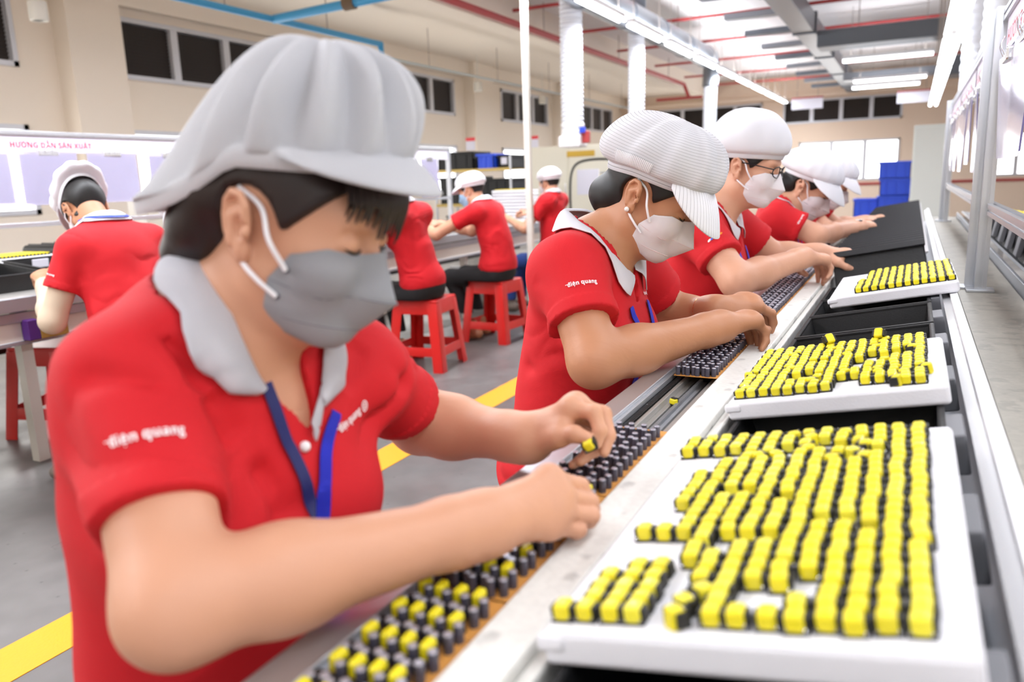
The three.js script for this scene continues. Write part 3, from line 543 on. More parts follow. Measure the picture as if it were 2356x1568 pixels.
function foamTray(u0, u1, z0, z1, v, label, chips = true) {
  const c = onSlope((u0 + u1) / 2, v, (z0 + z1) / 2), o = thing('foam_tray', label, 'tray', c.toArray(), 0, 'white foam trays'); o.rotation.z = SLOPE;
  const w = (u1 - u0) / 2, l = (z0 - z1) / 2;
  part('slab', rbox(-w, w, 0.0, 0.0275, -l, l, 0.006, 3), M.foam, o);
  if (chips) part('chipped_corner', rbox(-w - 0.004, -w + 0.02, 0.012, 0.024, l - 0.012, l + 0.002, 0.004, 2), M.foam, o);
  return (lu, lz, yaw = 0, tip = 0, dv = 0, s = 1) => { // matrix of an item standing on this tray: lu from the low edge, lz from the near edge
    const p = onSlope(u0 + lu, v + 0.0275 + dv, z0 - lz); const q = new THREE.Quaternion().setFromAxisAngle(V(0, 0, 1), SLOPE).multiply(new THREE.Quaternion().setFromEuler(new THREE.Euler(tip, yaw, 0, 'YXZ')));
    return new THREE.Matrix4().compose(p, q, V(s, s, s));
  };
}
const yA = M.yellow, yB = std(0xdfd024, 0.42), yC = std(0xeadf3a, 0.3), yMats = [yA, yB, yA, yC];
reseed(77);
let individuals = 0;
function layTray(put, cols, rows, du, dz, u0, z0, hole, label, group, most) {
  const rest = [];
  for (let r = 0; r < rows; r++) for (let c = 0; c < cols; c++) {
    const u = u0 + c * du + (r % 2) * 0.0 + (rnd() - 0.5) * 0.0025, z = z0 + r * dz + (rnd() - 0.5) * 0.004, hl = hole(u, z, c, r); if (hl === 0) { continue; }
    const fallen = hl === 2; const m = put(u, z, (rnd() - 0.5) * (fallen ? 3 : 0.16), fallen ? 1.45 : (rnd() - 0.5) * 0.1, fallen ? 0.006 : 0, 1.06);
    if (individuals < most) { transformer(m, label, group, yMats[Math.floor(rnd() * 4)]); individuals++; } else rest.push(m);
  }
  return rest;
}
// nearest tray (u -0.02..0.275 of the slope)
const put1 = foamTray(-0.022, 0.262, -0.468, -0.925, 0.0, 'large white foam tray nearest the camera, crowded with yellow transformers');
const spots1 = [[0.150, 0.045, 0.017], [0.172, 0.060, 0.016], [0.134, 0.146, 0.013], [0.184, 0.18, 0.015], [0.139, 0.229, 0.013], [0.096, 0.253, 0.012], [0.10, 0.135, 0.013], [0.21, 0.162, 0.010], [0.215, 0.355, 0.014], [0.17, 0.37, 0.014], [0.155, 0.385, 0.012], [0.12, 0.375, 0.010], [0.185, 0.078, 0.012]];
const rest1 = layTray(put1, 14, 24, 0.0184, 0.0177, 0.014, 0.022, (u, z) => {
  for (const [a, b, r] of spots1) if ((u - a) ** 2 + (z - b) ** 2 < r * r) return 0;
  const left = z < 0.105 ? (u > 0.072 + 0.12 * z && u < 0.10 - 0.1 * z ? 99 : 0.005 + 0.35 * z) : z < 0.15 ? 0.072 : z < 0.17 ? 0.028 : z < 0.22 ? 0.058 : z < 0.30 ? 0.034 : z < 0.35 ? 0.045 + (z - 0.3) * 0.4 : z < 0.385 ? 0.078 : 0.012;
  if (u < left) return 0;
  if (z < 0.06 && u > 0.10 && u < 0.145 && rnd() < 0.5) return 2;
  if (z > 0.33 && u > 0.09 && u < 0.2 && rnd() < 0.3) return 2;
  return 1;
}, 'small yellow taped transformer standing in the rows on the nearest foam tray', 'yellow transformers on the nearest tray', 300);
const put2 = foamTray(-0.018, 0.266, -1.105, -1.43, 0.0, 'white foam tray in the middle of the slope, half cleared of yellow transformers');
const spots2 = [[0.09, 0.085, 0.017], [0.105, 0.095, 0.014], [0.205, 0.17, 0.017], [0.225, 0.185, 0.016], [0.19, 0.19, 0.014], [0.168, 0.12, 0.014], [0.174, 0.15, 0.013], [0.178, 0.17, 0.013], [0.15, 0.03, 0.017], [0.17, 0.025, 0.017], [0.19, 0.022, 0.016], [0.16, 0.05, 0.012], [0.11, 0.185, 0.012]];
const rest2 = layTray(put2, 15, 17, 0.0168, 0.0178, 0.017, 0.02, (u, z) => {
  for (const [a, b, r] of spots2) if ((u - a) ** 2 + (z - b) ** 2 < r * r) return 0;
  if (u > 0.1 && z < 0.1 && rnd() < 0.22) return 2; return rnd() < 0.03 ? 2 : 1;
}, 'small yellow taped transformer on the half cleared middle foam tray', 'yellow transformers on the middle tray', 300);
const put3 = foamTray(0.035, 0.318, -2.06, -2.48, 0.004, 'white foam tray farthest up the near slope, yellow transformers in neat rows');
const rest3 = layTray(put3, 13, 20, 0.0182, 0.0186, 0.05, 0.024, (u, z) => (u < 0.05 + 0.1 * z ? 0 : 1), '', '', 0);
function stuffTray(list, label, name = 'transformer_crowd') {
  if (!list.length) return; const o = new THREE.Group(); o.name = numbered(name); scene.add(o); tag(o, label, 'transformers', null, 'stuff');
  for (const [n, g, mat] of [['tape_wraps', trGeo.tape, M.yellow], ['cores', trGeo.core, M.core]]) { const im = new THREE.InstancedMesh(g, mat, list.length); list.forEach((m, i) => im.setMatrixAt(i, m)); im.name = n; im.userData.kind = 'stuff'; o.add(im); }
}
stuffTray(rest1.concat(rest2), 'remaining yellow transformers crowded on the middle foam tray'); stuffTray(rest3, 'yellow transformers in neat rows on the farthest foam tray');
// two loose transformers lying on top of the middle tray's far edge
transformer(put2(0.112, 0.31, 0.6, 1.0, 0.016, 1.15), 'loose yellow transformer tipped up on the far edge of the middle tray', null, M.yellow);
transformer(put2(0.195, 0.315, -0.3, 0.9, 0.014, 1.15), 'loose yellow transformer leaning beside a silver one on the middle tray', null, M.yellow);

// ---------- circuit boards riding on the rails
const cG = { body: new THREE.CylinderGeometry(0.0042, 0.0042, 0.0150, 10).translate(0, 0.0075, 0), top: new THREE.CylinderGeometry(0.0034, 0.0039, 0.0010, 10).translate(0, 0.0154, 0), lie: new THREE.CylinderGeometry(0.0048, 0.0048, 0.0145, 10).rotateZ(Math.PI / 2).translate(0, 0.0052, 0), small: rbox(-0.0035, 0.0035, 0, 0.006, -0.0025, 0.0025, 0.001, 1), coilIn: trGeo.tape.clone().scale(0.72, 1.25, 0.98) };
const coreIn = trGeo.core.clone().scale(0.78, 1, 0.8);
reseed(5);
function board(z0, z1, yel, label, detailed) {
  const xc = -0.3235, o = thing('circuit_board', label, 'circuit board', [xc, 0.8, (z0 + z1) / 2], 0, 'circuit board panels on the conveyor'), l = (z0 - z1) / 2;
  part('panel', rbox(-0.0395, 0.0395, 0, 0.0016, -l, l, 0.0006, 1), M.pcb, o);
  const n = Math.floor((2 * l - 0.008) / 0.0385), all = [[], [], []];
  part('score_line', [0.25, 0.5, 0.75].map((t) => box(-0.0395, 0.0395, 0.0016, 0.0018, -l + 2 * l * t - 0.0005, -l + 2 * l * t + 0.0005)), M.pcbDark, o);
  for (let r = 0; r < n; r++) for (let c = 0; c < 4; c++) {
    const x = -0.033 + c * 0.0178, z = l - 0.018 - r * 0.0388, j = () => (rnd() - 0.5) * 0.0012, y = 0.0016;
    const put = (g, m, name, X, Z, k, top) => { if (detailed) { const q = part(name, g, m, o); q.position.set(X, y, Z); q.rotation.y = (rnd() - 0.5) * 0.2; if (top) part('capacitor_top', cG.top, M.capTop, q); } else { const q = g.clone().translate(X, y, Z); all[k].push(q.index ? q.toNonIndexed() : q); if (top) { const t = cG.top.clone().translate(X, y, Z); all[2].push(t.toNonIndexed()); } } };
    put(cG.lie, M.blackPart, 'film_capacitor', x + 0.001 + j(), z + 0.0015 + j(), 1);
    put(cG.body, M.capBody, 'capacitor', x + 0.0095 + j(), z + 0.0095 + j(), 0, true);
    put(cG.body, M.capBody, 'capacitor', x - 0.0005 + j(), z + 0.0135 + j(), 0, true);
    put(cG.body, M.capBody, 'capacitor', x + 0.0105 + j(), z - 0.006 + j(), 0, true);
    if (yel) { const q = part('inserted_transformer', cG.coilIn, M.yellow, o, 'yellow taped coil'); q.position.set(x + 0.001 + j(), y, z - 0.0155 + j()); q.rotation.y = (rnd() - 0.5) * 0.16; part('coil_core', coreIn, M.core, q); }
    else put(cG.small, M.blackPart, 'small_choke', x + 0.004 + j(), z - 0.0175 + j(), 1);
  }
  if (!detailed) { [['capacitors', M.capBody], ['film_capacitors', M.blackPart], ['capacitor_tops', M.capTop]].forEach(([nm, mat], k) => { part(nm, mergeGeometries(all[k]), mat, o).userData.kind = 'stuff'; }); }
}
board(-0.285, -0.528, true, 'orange board panel nearest the camera, filled with yellow coils', true);
board(-0.531, -0.772, true, 'orange board panel under the front worker\'s near hand, with yellow coils', true);
board(-0.775, -1.02, false, 'orange board panel under the front worker\'s pinching hand, without yellow coils', true);
board(-1.336, -1.655, false, 'orange board panel below the second worker\'s forearm', true);
board(-1.658, -1.978, false, 'orange board panel just beyond the second worker\'s hands', true);
board(-1.982, -2.30, false, 'orange board panel midway between the second and third worker', false);
board(-2.304, -2.622, false, 'orange board panel below the third worker\'s hands', false);
board(-2.626, -2.944, false, 'orange board panel beyond the third worker\'s hands', false);
// one transformer fallen into the trough
{ const m = new THREE.Matrix4().compose(V(-0.332, 0.783, -1.235), new THREE.Quaternion().setFromEuler(new THREE.Euler(0.2, 1.2, 1.3)), V(0.8, 0.8, 0.8)); transformer(m, 'single yellow transformer lying in the open conveyor trough', null, M.yellow); }

// ---------- mirrored right half of the line
{
  const o = thing('far_bin_shelf', 'steel shelf sloping away on the right half of the line', 'shelf', [0.5, 0, -3.4]);
  const pl = box(-0.19, 0.12, -0.005, 0.005, -3, 3); pl.rotateZ(-SLOPE); pl.translate(0, 0.80, 0); part('plate', pl, M.alu, o);
  for (const z of [2.4, -2.4]) part('leg', box(0.0, 0.03, 0, 0.79, z - 0.02, z + 0.02), M.alu, o);
  part('front_strip', rbox(-0.218, -0.208, 0.79, 0.83, -3, 3, 0.002, 1), M.aluDull, o);
  for (let i = 0; i < 14; i++) {
    const b = thing('parts_bin', 'black parts bin with a grey clip, ' + ['first', 'second', 'third', 'fourth', 'fifth', 'sixth', 'seventh', 'eighth', 'ninth', 'tenth', 'eleventh', 'twelfth', 'thirteenth', 'farthest'][i] + ' in the row right of the platform', 'bin', [0.43, 0.915, -1.45 - i * 0.26], 0, 'black bins on the right slope');
    b.rotation.z = -SLOPE; part('body', nearBin[0], M.bin, b); part('rim', nearBin[1], M.bin, b); part('label_holder', rbox(-0.142, -0.126, -0.06, 0.003, -0.04, 0.03, 0.003, 1), M.binGrey, b, 'grey clip');
  }
  [[-1.9, 0], [-2.75, 1], [-3.65, 2]].forEach(([z, k]) => {
    const t = thing('foam_tray', ['white foam tray nearest on the slope right of the platform', 'white foam tray behind the alloy rail with yellow transformers on it', 'white foam tray farthest on the slope right of the platform'][k], 'tray', [0.43, 0.916, z], 0, 'white foam trays on the right'); t.rotation.z = -SLOPE; part('slab', rbox(-0.14, 0.14, 0, 0.0275, -0.2, 0.2, 0.006, 2), M.foam, t);
    t.updateMatrixWorld(); const list = []; for (let r = 0; r < 18; r++) for (let c = 0; c < 12; c++) if (k && rnd() < 0.93) list.push(new THREE.Matrix4().multiplyMatrices(t.matrixWorld, new THREE.Matrix4().makeTranslation(-0.105 + c * 0.019, 0.0275, -0.17 + r * 0.019)));
    stuffTray(list, 'yellow transformers on the ' + (k === 1 ? 'tray behind the alloy rail' : 'farthest tray of the right slope'));
  });
}
// ================= people =================
const PRINT_W = 512, PRINT_H = 128;
function letters(g, w, h) { g.font = 'bold 92px sans-serif'; viet(g, 'điện quang', 40, 88, 92, 0.92); g.fillRect(6, 40, 60, 8); }
const printTex = textTex(PRINT_W, PRINT_H, (g, w, h) => { g.fillStyle = '#000'; g.fillRect(0, 0, w, h); g.fillStyle = '#fff'; letters(g, w, h); });
printTex.colorSpace = THREE.NoColorSpace;
const chestTex = textTex(PRINT_W, PRINT_H, (g, w, h) => { g.fillStyle = '#000'; g.fillRect(0, 0, w, h); g.fillStyle = '#fff'; g.save(); g.scale(0.82, 1); letters(g, w, h); g.restore(); g.strokeStyle = '#fff'; g.lineWidth = 9; g.beginPath(); g.ellipse(468, 60, 30, 48, 0, 0, 6.3); g.stroke(); g.beginPath(); g.ellipse(468, 60, 12, 26, 0, 0, 6.3); g.stroke(); });
chestTex.colorSpace = THREE.NoColorSpace;
const colourTex = textTex(256, 64, (g, w, h) => { const c = ['#ffffff', '#3f6fe8', '#49b24a', '#f2d21f', '#ef8a1e']; c.forEach((q, i) => { g.fillStyle = q; g.beginPath(); g.ellipse(40 + i * 46, 36 - i * 4, 30, 13, -0.3, 0, 6.3); g.fill(); }); });
const colourMask = textTex(256, 64, (g, w, h) => { g.fillStyle = '#000'; g.fillRect(0, 0, w, h); g.fillStyle = '#fff'; for (let i = 0; i < 5; i++) { g.beginPath(); g.ellipse(40 + i * 46, 36 - i * 4, 30, 13, -0.3, 0, 6.3); g.fill(); } });
colourMask.colorSpace = THREE.NoColorSpace;
M.print = std(0xf6f2f4, 0.7, 0, { alphaMap: printTex, transparent: true }); M.printChest = std(0xf6f2f4, 0.7, 0, { alphaMap: chestTex, transparent: true });
M.printColour = std(0xffffff, 0.7, 0, { map: colourTex, alphaMap: colourMask, transparent: true });
const stripe = (sel) => dataTex(256, (u, v) => { const n = 8, f = ((sel ? v : u) * n) % 1; const k = f < 0.07 ? 0.66 : 0.955; return [k * 0.94, k * 0.94, k * 0.96]; }, true, 1);
M.visorStripe = std(0xffffff, 0.8, 0, { map: stripe(0) });
M.capStripe = std(0xffffff, 0.8, 0, { map: stripe(1), bumpMap: T.weave, bumpScale: 0.0003 });
const meshTex = dataTex(128, (u, v) => { const a = (u * 10) % 1 - 0.5, b = (v * 10 + (Math.floor(u * 10) % 2) * 0.5) % 1 - 0.5; const k = a * a + b * b < 0.09 ? 0.55 : 0.93; return [k, k, k * 1.02 > 1 ? 1 : k * 1.02]; }, true, 1);
M.capMesh = std(0xffffff, 0.85, 0, { map: meshTex });

const vec = (a) => V(a[0], a[1], a[2]);
// head in its own axes: x forward, y up, z to the person's right
const HEAD = (() => {
  const cran = ell(V(-0.012, 0.034, 0), 0.093, 0.078, 0.0735), face = ell(V(0.026, -0.03, 0), 0.064, 0.086, 0.0605), chin = ell(V(0.062, -0.092, 0), 0.026, 0.022, 0.026);
  const jaw = su(0.02, cone(V(0.0, -0.062, 0.046), V(0.056, -0.094, 0.014), 0.022, 0.018), cone(V(0.0, -0.062, -0.046), V(0.056, -0.094, -0.014), 0.022, 0.018));
  const brow = cone(V(0.073, 0.022, 0.034), V(0.073, 0.022, -0.034), 0.014, 0.014), cheek = su(0.02, ell(V(0.06, -0.03, 0.036), 0.026, 0.024, 0.022), ell(V(0.06, -0.03, -0.036), 0.026, 0.024, 0.022));
  const nose = su(0.01, cone(V(0.084, 0.006, 0), V(0.104, -0.034, 0), 0.006, 0.0105), cone(V(0.094, -0.038, 0.010), V(0.094, -0.038, -0.010), 0.0075, 0.0075));
  const lips = su(0.006, ell(V(0.088, -0.061, 0), 0.009, 0.005, 0.022), ell(V(0.086, -0.07, 0), 0.009, 0.0055, 0.019));
  const sock = un(ell(V(0.093, 0.003, 0.034), 0.014, 0.011, 0.02), ell(V(0.093, 0.003, -0.034), 0.014, 0.011, 0.02));
  const lid = un(ell(V(0.0765, 0.0, 0.033), 0.0135, 0.0125, 0.0165), ell(V(0.0765, 0.0, -0.033), 0.0135, 0.0125, 0.0165));
  const skull = su(0.03, cran, face, su(0.02, jaw, chin), brow, cheek);
  let f = cut(skull, sock, 0.012); f = su(0.004, f, lid); f = su(0.010, f, nose); f = su(0.006, f, lips);
  const ear = (s) => { // helix, antihelix, concha, lobe; tilted outward to the back
    const c = V(-0.014, -0.004, s * 0.0775), ex = V(0.94, 0.02, s * 0.34).normalize(), ey = V(-0.13, 0.985, s * 0.1).normalize(), ez = V().crossVectors(ex, ey).multiplyScalar(1);
    const P = (a, b, d) => c.clone().addScaledVector(ex, a).addScaledVector(ey, b).addScaledVector(V(0, 0, s), d);
    const plate = ell(c, 0.0175, 0.030, 0.0055, ex, ey, ez), lobe = ell(P(0.004, -0.026, -0.001), 0.009, 0.0115, 0.0055, ex, ey, ez);
    const rim = []; const R0 = [[0.013, 0.006], [0.014, 0.019], [0.006, 0.0285], [-0.006, 0.028], [-0.0145, 0.018], [-0.0165, 0.004], [-0.0145, -0.010], [-0.008, -0.021]];
    for (let i = 0; i < R0.length - 1; i++) rim.push(cone(P(R0[i][0], R0[i][1], 0.0035), P(R0[i + 1][0], R0[i + 1][1], 0.0035), 0.0038, 0.0038));
    const anti = su(0.003, cone(P(0.002, 0.014, 0.002), P(-0.0085, 0.004, 0.003), 0.003, 0.0032), cone(P(-0.0085, 0.004, 0.003), P(-0.005, -0.012, 0.002), 0.0032, 0.003)), tragus = ell(P(0.014, -0.006, 0.004), 0.0045, 0.006, 0.004);
    const concha = ell(P(0.004, -0.004, 0.008), 0.0095, 0.0125, 0.009, ex, ey, ez), scapha = ell(P(-0.004, 0.017, 0.007), 0.008, 0.008, 0.0065, ex, ey, ez);
    let e = su(0.004, plate, lobe); e = cut(e, concha, 0.003); e = cut(e, scapha, 0.003); e = su(0.003, e, un(...rim)); e = su(0.003, e, anti); e = su(0.003, e, tragus); return e;
  };
  const eR = ear(1), eL = ear(-1), face0 = f;
  const full = (x, y, z) => { const d = face0(x, y, z); if (x > 0.03 || x < -0.06 || Math.abs(z) < 0.05 || d > 0.05) return d; return smin(d, z > 0 ? eR(x, y, z) : eL(x, y, z), 0.005); };
  return { full, skull };
})();
function handChain(wr, X, Y, s, pose) { // X to the fingers, Y out of the back of the hand, s = +1 right hand
  const Z = V().crossVectors(X, Y).normalize(), P = (a, b, c) => wr.clone().addScaledVector(X, a).addScaledVector(Y, b).addScaledVector(Z, c * s), out = [];
  const base = [[0.083, 0.002, -0.026], [0.087, 0.004, -0.008], [0.083, 0.002, 0.0105], [0.075, -0.002, 0.0275]], len = [[0.041, 0.025, 0.020], [0.045, 0.028, 0.021], [0.041, 0.026, 0.020], [0.032, 0.020, 0.018]];
  const th = (pose.thumb || [[0.6, -0.35, -0.7], [0.85, -0.35, -0.35], [0.95, -0.3, 0.05]]); let p = P(0.018, -0.008, -0.017); const tc = [p];
  th.forEach((d, i) => { p = p.clone().addScaledVector(V().addScaledVector(X, d[0]).addScaledVector(Y, d[1]).addScaledVector(Z, d[2] * s).normalize(), [0.040, 0.032, 0.026][i]); tc.push(p); }); out.push(tc);
  for (let i = 0; i < 4; i++) {
    let q = P(...base[i]), ang = 0; const c = [q], cu = pose.curl[i], sp = (pose.spread || [-0.12, -0.03, 0.06, 0.16])[i];
    for (let k = 0; k < 3; k++) { ang += cu[k]; const d = V().addScaledVector(X, Math.cos(ang) * Math.cos(sp)).addScaledVector(Y, -Math.sin(ang)).addScaledVector(Z, Math.sin(sp) * s * Math.cos(ang)); q = q.clone().addScaledVector(d.normalize(), len[i][k]); c.push(q); } out.push(c);
  }
  return out;
}
function handSdf(wr, ch, k = 1) {
  const m = ch.slice(1).map((c) => c[0]); const parts = m.map((q) => cone(wr, q, 0.0215 * k, 0.0125 * k));
  for (let i = 0; i < 3; i++) parts.push(cone(m[i], m[i + 1], 0.0125 * k, 0.0118 * k));
  parts.push(cone(ch[0][0], ch[0][1], 0.0155 * k, 0.0125 * k), cone(wr.clone().lerp(m[0], 0.35), ch[0][1].clone().lerp(m[0], 0.35), 0.014 * k, 0.011 * k));
  const palm = su(0.014, ...parts), rad = [[0.0135, 0.0115, 0.0105, 0.0085], [0.0108, 0.0095, 0.0086, 0.0066], [0.0110, 0.0098, 0.0088, 0.0068], [0.0104, 0.0092, 0.0083, 0.0064], [0.0092, 0.0082, 0.0074, 0.0058]];
  const fin = ch.map((c, i) => { const a = []; for (let j = 0; j < c.length - 1; j++) a.push(cone(c[j], c[j + 1], rad[i][j] * k, rad[i][j + 1] * k)); return su(0.004, ...a); });
  return (x, y, z) => { const p = palm(x, y, z); if (p > 0.16) return p - 0.09; let d = p; for (const f of fin) { const e = smin(p, f(x, y, z), 0.007); if (e < d) d = e; } return d; };
}
function bounds(pts, pad) { const lo = V(9e9, 9e9, 9e9), hi = V(-9e9, -9e9, -9e9); for (const p of pts) { lo.min(p); hi.max(p); } lo.subScalar(pad); hi.addScalar(pad); return [lo, hi]; }
const CURL = { work: [[0.55, 0.75, 0.4], [0.7, 0.8, 0.5], [0.8, 0.9, 0.6], [0.85, 0.9, 0.6]], relax: [[0.3, 0.4, 0.25], [0.35, 0.5, 0.3], [0.4, 0.55, 0.3], [0.45, 0.55, 0.3]] };

function worker(s) {
  const base = V(s.pelvis.x, 0, s.pelvis.z), root = thing('person', s.label, 'person', base.toArray(), 0, s.group);
  const loc = (g) => { g.translate(-base.x, 0, -base.z); return g; };
  const add = (n, g, m, parent = root, label) => part(n, loc(Array.isArray(g) ? merge(g) : g), m, parent, label);
  const lat = V().subVectors(s.shR, s.shL).normalize(), up0 = V().subVectors(s.neck, s.pelvis).normalize(), fwd = V().crossVectors(up0, lat).normalize(), up = V().crossVectors(lat, fwd).normalize();
  const k = s.build ?? 1, res = s.res ?? 0.009, skin = s.skin || SKIN.light;
  const T3 = (o, a, b, c) => o.clone().addScaledVector(fwd, a).addScaledVector(up, b).addScaledVector(lat, c);
  const spine = (t, f = 0) => s.pelvis.clone().lerp(s.neck, t).addScaledVector(fwd, f + (s.hunch ?? 0) * Math.sin(t * 3.14) * -1);
  // ---- torso
  const tp = [ell(spine(0.68), 0.145 * k, 0.165, 0.098 * k, lat, up, fwd), ell(spine(0.36), 0.138 * k, 0.16, 0.108 * k, lat, up, fwd), ell(spine(0.06), 0.165 * k, 0.12, 0.128 * k, lat, up, fwd), cone(T3(s.shR, -0.012, -0.02, -0.02), T3(s.shL, -0.012, -0.02, 0.02), 0.052, 0.052), cone(T3(s.neck, -0.012, -0.012, 0), T3(s.shR, -0.01, 0.0, 0.0), 0.045, 0.048), cone(T3(s.neck, -0.012, -0.012, 0), T3(s.shL, -0.01, 0.0, 0), 0.045, 0.048)];
  const bust = s.bust ?? 0.058, tb = bust > 0 ? [ell(T3(spine(0.62), 0.066 * k, 0, 0.066), 0.07, bust, 0.055, lat, up, fwd), ell(T3(spine(0.62), 0.066 * k, 0, -0.066), 0.07, bust, 0.055, lat, up, fwd)] : [];
  for (const e of s.extraTorso || []) tp.push(e);
  const torso = su(0.055, ...tp, ...tb);
  // ---- head frame
  const F = s.headF.clone().normalize(), U0 = s.headU || V(0, 1, 0), Rt = V().crossVectors(F, U0).normalize(), U = V().crossVectors(Rt, F).normalize(), hc = s.head, hs = s.headScale ?? 1;
  const H = (x, y, z) => hc.clone().addScaledVector(F, x * hs).addScaledVector(U, y * hs).addScaledVector(Rt, z * hs);
  const headW = (x, y, z) => { const a = x - hc.x, b = y - hc.y, c = z - hc.z; return hs * HEAD.full((a * F.x + b * F.y + c * F.z) / hs, (a * U.x + b * U.y + c * U.z) / hs, (a * Rt.x + b * Rt.y + c * Rt.z) / hs); };
  const skullW = (x, y, z) => { const a = x - hc.x, b = y - hc.y, c = z - hc.z; return hs * HEAD.skull((a * F.x + b * F.y + c * F.z) / hs, (a * U.x + b * U.y + c * U.z) / hs, (a * Rt.x + b * Rt.y + c * Rt.z) / hs); };
  const neckTop = H(-0.022, -0.05, 0), neckC = su(0.03, cone(neckTop, T3(s.neck, 0.004, -0.02, 0), 0.05 * (s.neckK ?? 1), 0.055 * (s.neckK ?? 1)), cone(H(0.01, -0.085, 0), T3(s.neck, 0.03, -0.03, 0), 0.03, 0.03));
  // ---- arms
  const arms = ['R', 'L'].map((q) => {
    const sg = q === 'R' ? 1 : -1, shd = s['sh' + q], el = s['el' + q], wr = s['wr' + q], ak = s.arm ?? 1, hand = s['hand' + q] || {};
    const X = (hand.dir || V().subVectors(wr, el)).clone().normalize(), Y0 = hand.up || V(0, 1, 0), Y = Y0.clone().addScaledVector(X, -Y0.dot(X)).normalize();
    const ch = hand.chain || handChain(wr, X, Y, sg, hand.pose || { curl: CURL.work });
    const upper = cone(shd, el, 0.047 * ak, 0.040 * ak), low = cone(el, el.clone().lerp(wr, 0.32), 0.040 * ak, 0.039 * ak), fore = cone(el.clone().lerp(wr, 0.3), wr, 0.039 * ak, 0.0255 * ak), wristFlat = cone(wr.clone().lerp(el, 0.12), wr, 0.0265 * ak, 0.0225 * ak);
    const arm = su(0.022, upper, low, fore, wristFlat), hnd = handSdf(wr, ch, hand.k ?? 1), all = su(0.014, arm, hnd);
    return { sg, shd, el, wr, ch, arm, all, q, t: s['sleeve' + q] ?? 0.6, sleevR: s.sleevR ?? 0.064 };
  });
  // ---- body: one skin surface from head, neck, chest, arms and hands
  const skinTorso = grow(torso, -0.005), neckAll = su(0.03, headW, neckC), core = su(0.03, neckAll, skinTorso);
  const hres = s.hres ?? 0.0045, geos = [];
  { // head and neck
    const below = plane(T3(s.neck, 0, -0.09, 0), up.clone().multiplyScalar(-1)), [lo, hi] = bounds([H(0, 0, 0)], 0.15 * hs), lo2 = lo.clone().min(T3(s.neck, 0.06, -0.1, 0.1)).min(T3(s.neck, -0.1, -0.1, -0.1)), hi2 = hi.clone().max(T3(s.neck, 0.1, 0, 0.1));
    geos.push(netMesh(inter(core, below, 0.001), lo2, hi2, hres));
  }
  { const below = plane(T3(s.neck, 0, -0.085, 0), up), [lo, hi] = bounds([s.pelvis, s.neck, s.shR, s.shL], 0.19); geos.push(netMesh(inter(inter(skinTorso, below, 0.001), (x, y, z) => 0.458 - y, 0.006), lo, hi, Math.max(res, 0.009))); }
  for (const a of arms) { if (s['hide' + a.q]) continue; const [lo, hi] = bounds([a.shd, a.el, a.wr, ...a.ch.flat()], 0.06); geos.push(netMesh(a.all, lo, hi, s.handRes ?? 0.0055)); }
  add('body', mergeGeometries(geos), skin);
  // ---- shirt
  const sleeves = arms.map((a) => {
    const d = V().subVectors(a.el, a.shd).normalize(), hem = a.shd.clone().lerp(a.el, a.t); let sl = cone(a.shd, a.el, (s.shoulderR ?? 0.060) * (s.arm ?? 1), a.sleevR); sl = inter(sl, plane(hem, d), 0.006);
    const cuff = inter(cone(a.shd, a.el, ((s.shoulderR ?? 0.060) + 0.001) * (s.arm ?? 1), a.sleevR + 0.0022), (x, y, z) => Math.abs((x - hem.x) * d.x + (y - hem.y) * d.y + (z - hem.z) * d.z + 0.013) - 0.0125, 0.002); a.hem = hem; a.d = d;
    return su(0.002, sl, cuff);
  });
  const blendK = s.armBlend ?? 0.03; let shirt = su(blendK, grow(torso, 0.006), sleeves[0]); shirt = su(blendK, shirt, sleeves[1]);
  shirt = wrinkle(shirt, s.wr ?? 0.0048, s.wrDir || V(0.25, 0.9, 0.35).normalize(), 20); shirt = folds(shirt, s.folds);
  const hemP = T3(s.pelvis, 0, s.hem ?? -0.04, 0); shirt = inter(shirt, plane(hemP, up.clone().multiplyScalar(-1)), 0.008); shirt = inter(shirt, (x, y, z) => 0.455 - y, 0.008);
  const solid = shirt; // for settling collars, lanyards and prints
  for (const a of arms) { const p0 = a.shd.clone().lerp(a.el, a.t + 0.12); shirt = cut(shirt, grow(cone(p0, a.el, 0.0445 * (s.arm ?? 1), 0.0415 * (s.arm ?? 1)), 0.0008), 0.003); }
  const nk = T3(s.neck, 0.006, 0, 0), vB = s.vPoint ? settle(torso, s.vPoint) : settle(torso, T3(spine(0.83), 0.14, 0, 0));
  const hole = su(0.02, cone(T3(s.neck, 0.002, -0.03, 0), T3(neckTop.clone(), 0, 0.03, 0), 0.067 * (s.neckK ?? 1), 0.085), cone(T3(s.neck, 0.055, -0.02, 0), vB, 0.040, 0.008));
  shirt = cut(shirt, hole, 0.003);
  { const [lo, hi] = bounds([s.pelvis, s.neck, arms[0].shd, arms[1].shd, arms[0].hem, arms[1].hem], 0.2); add('shirt', netMesh(shirt, lo, hi, res), M.shirt); }
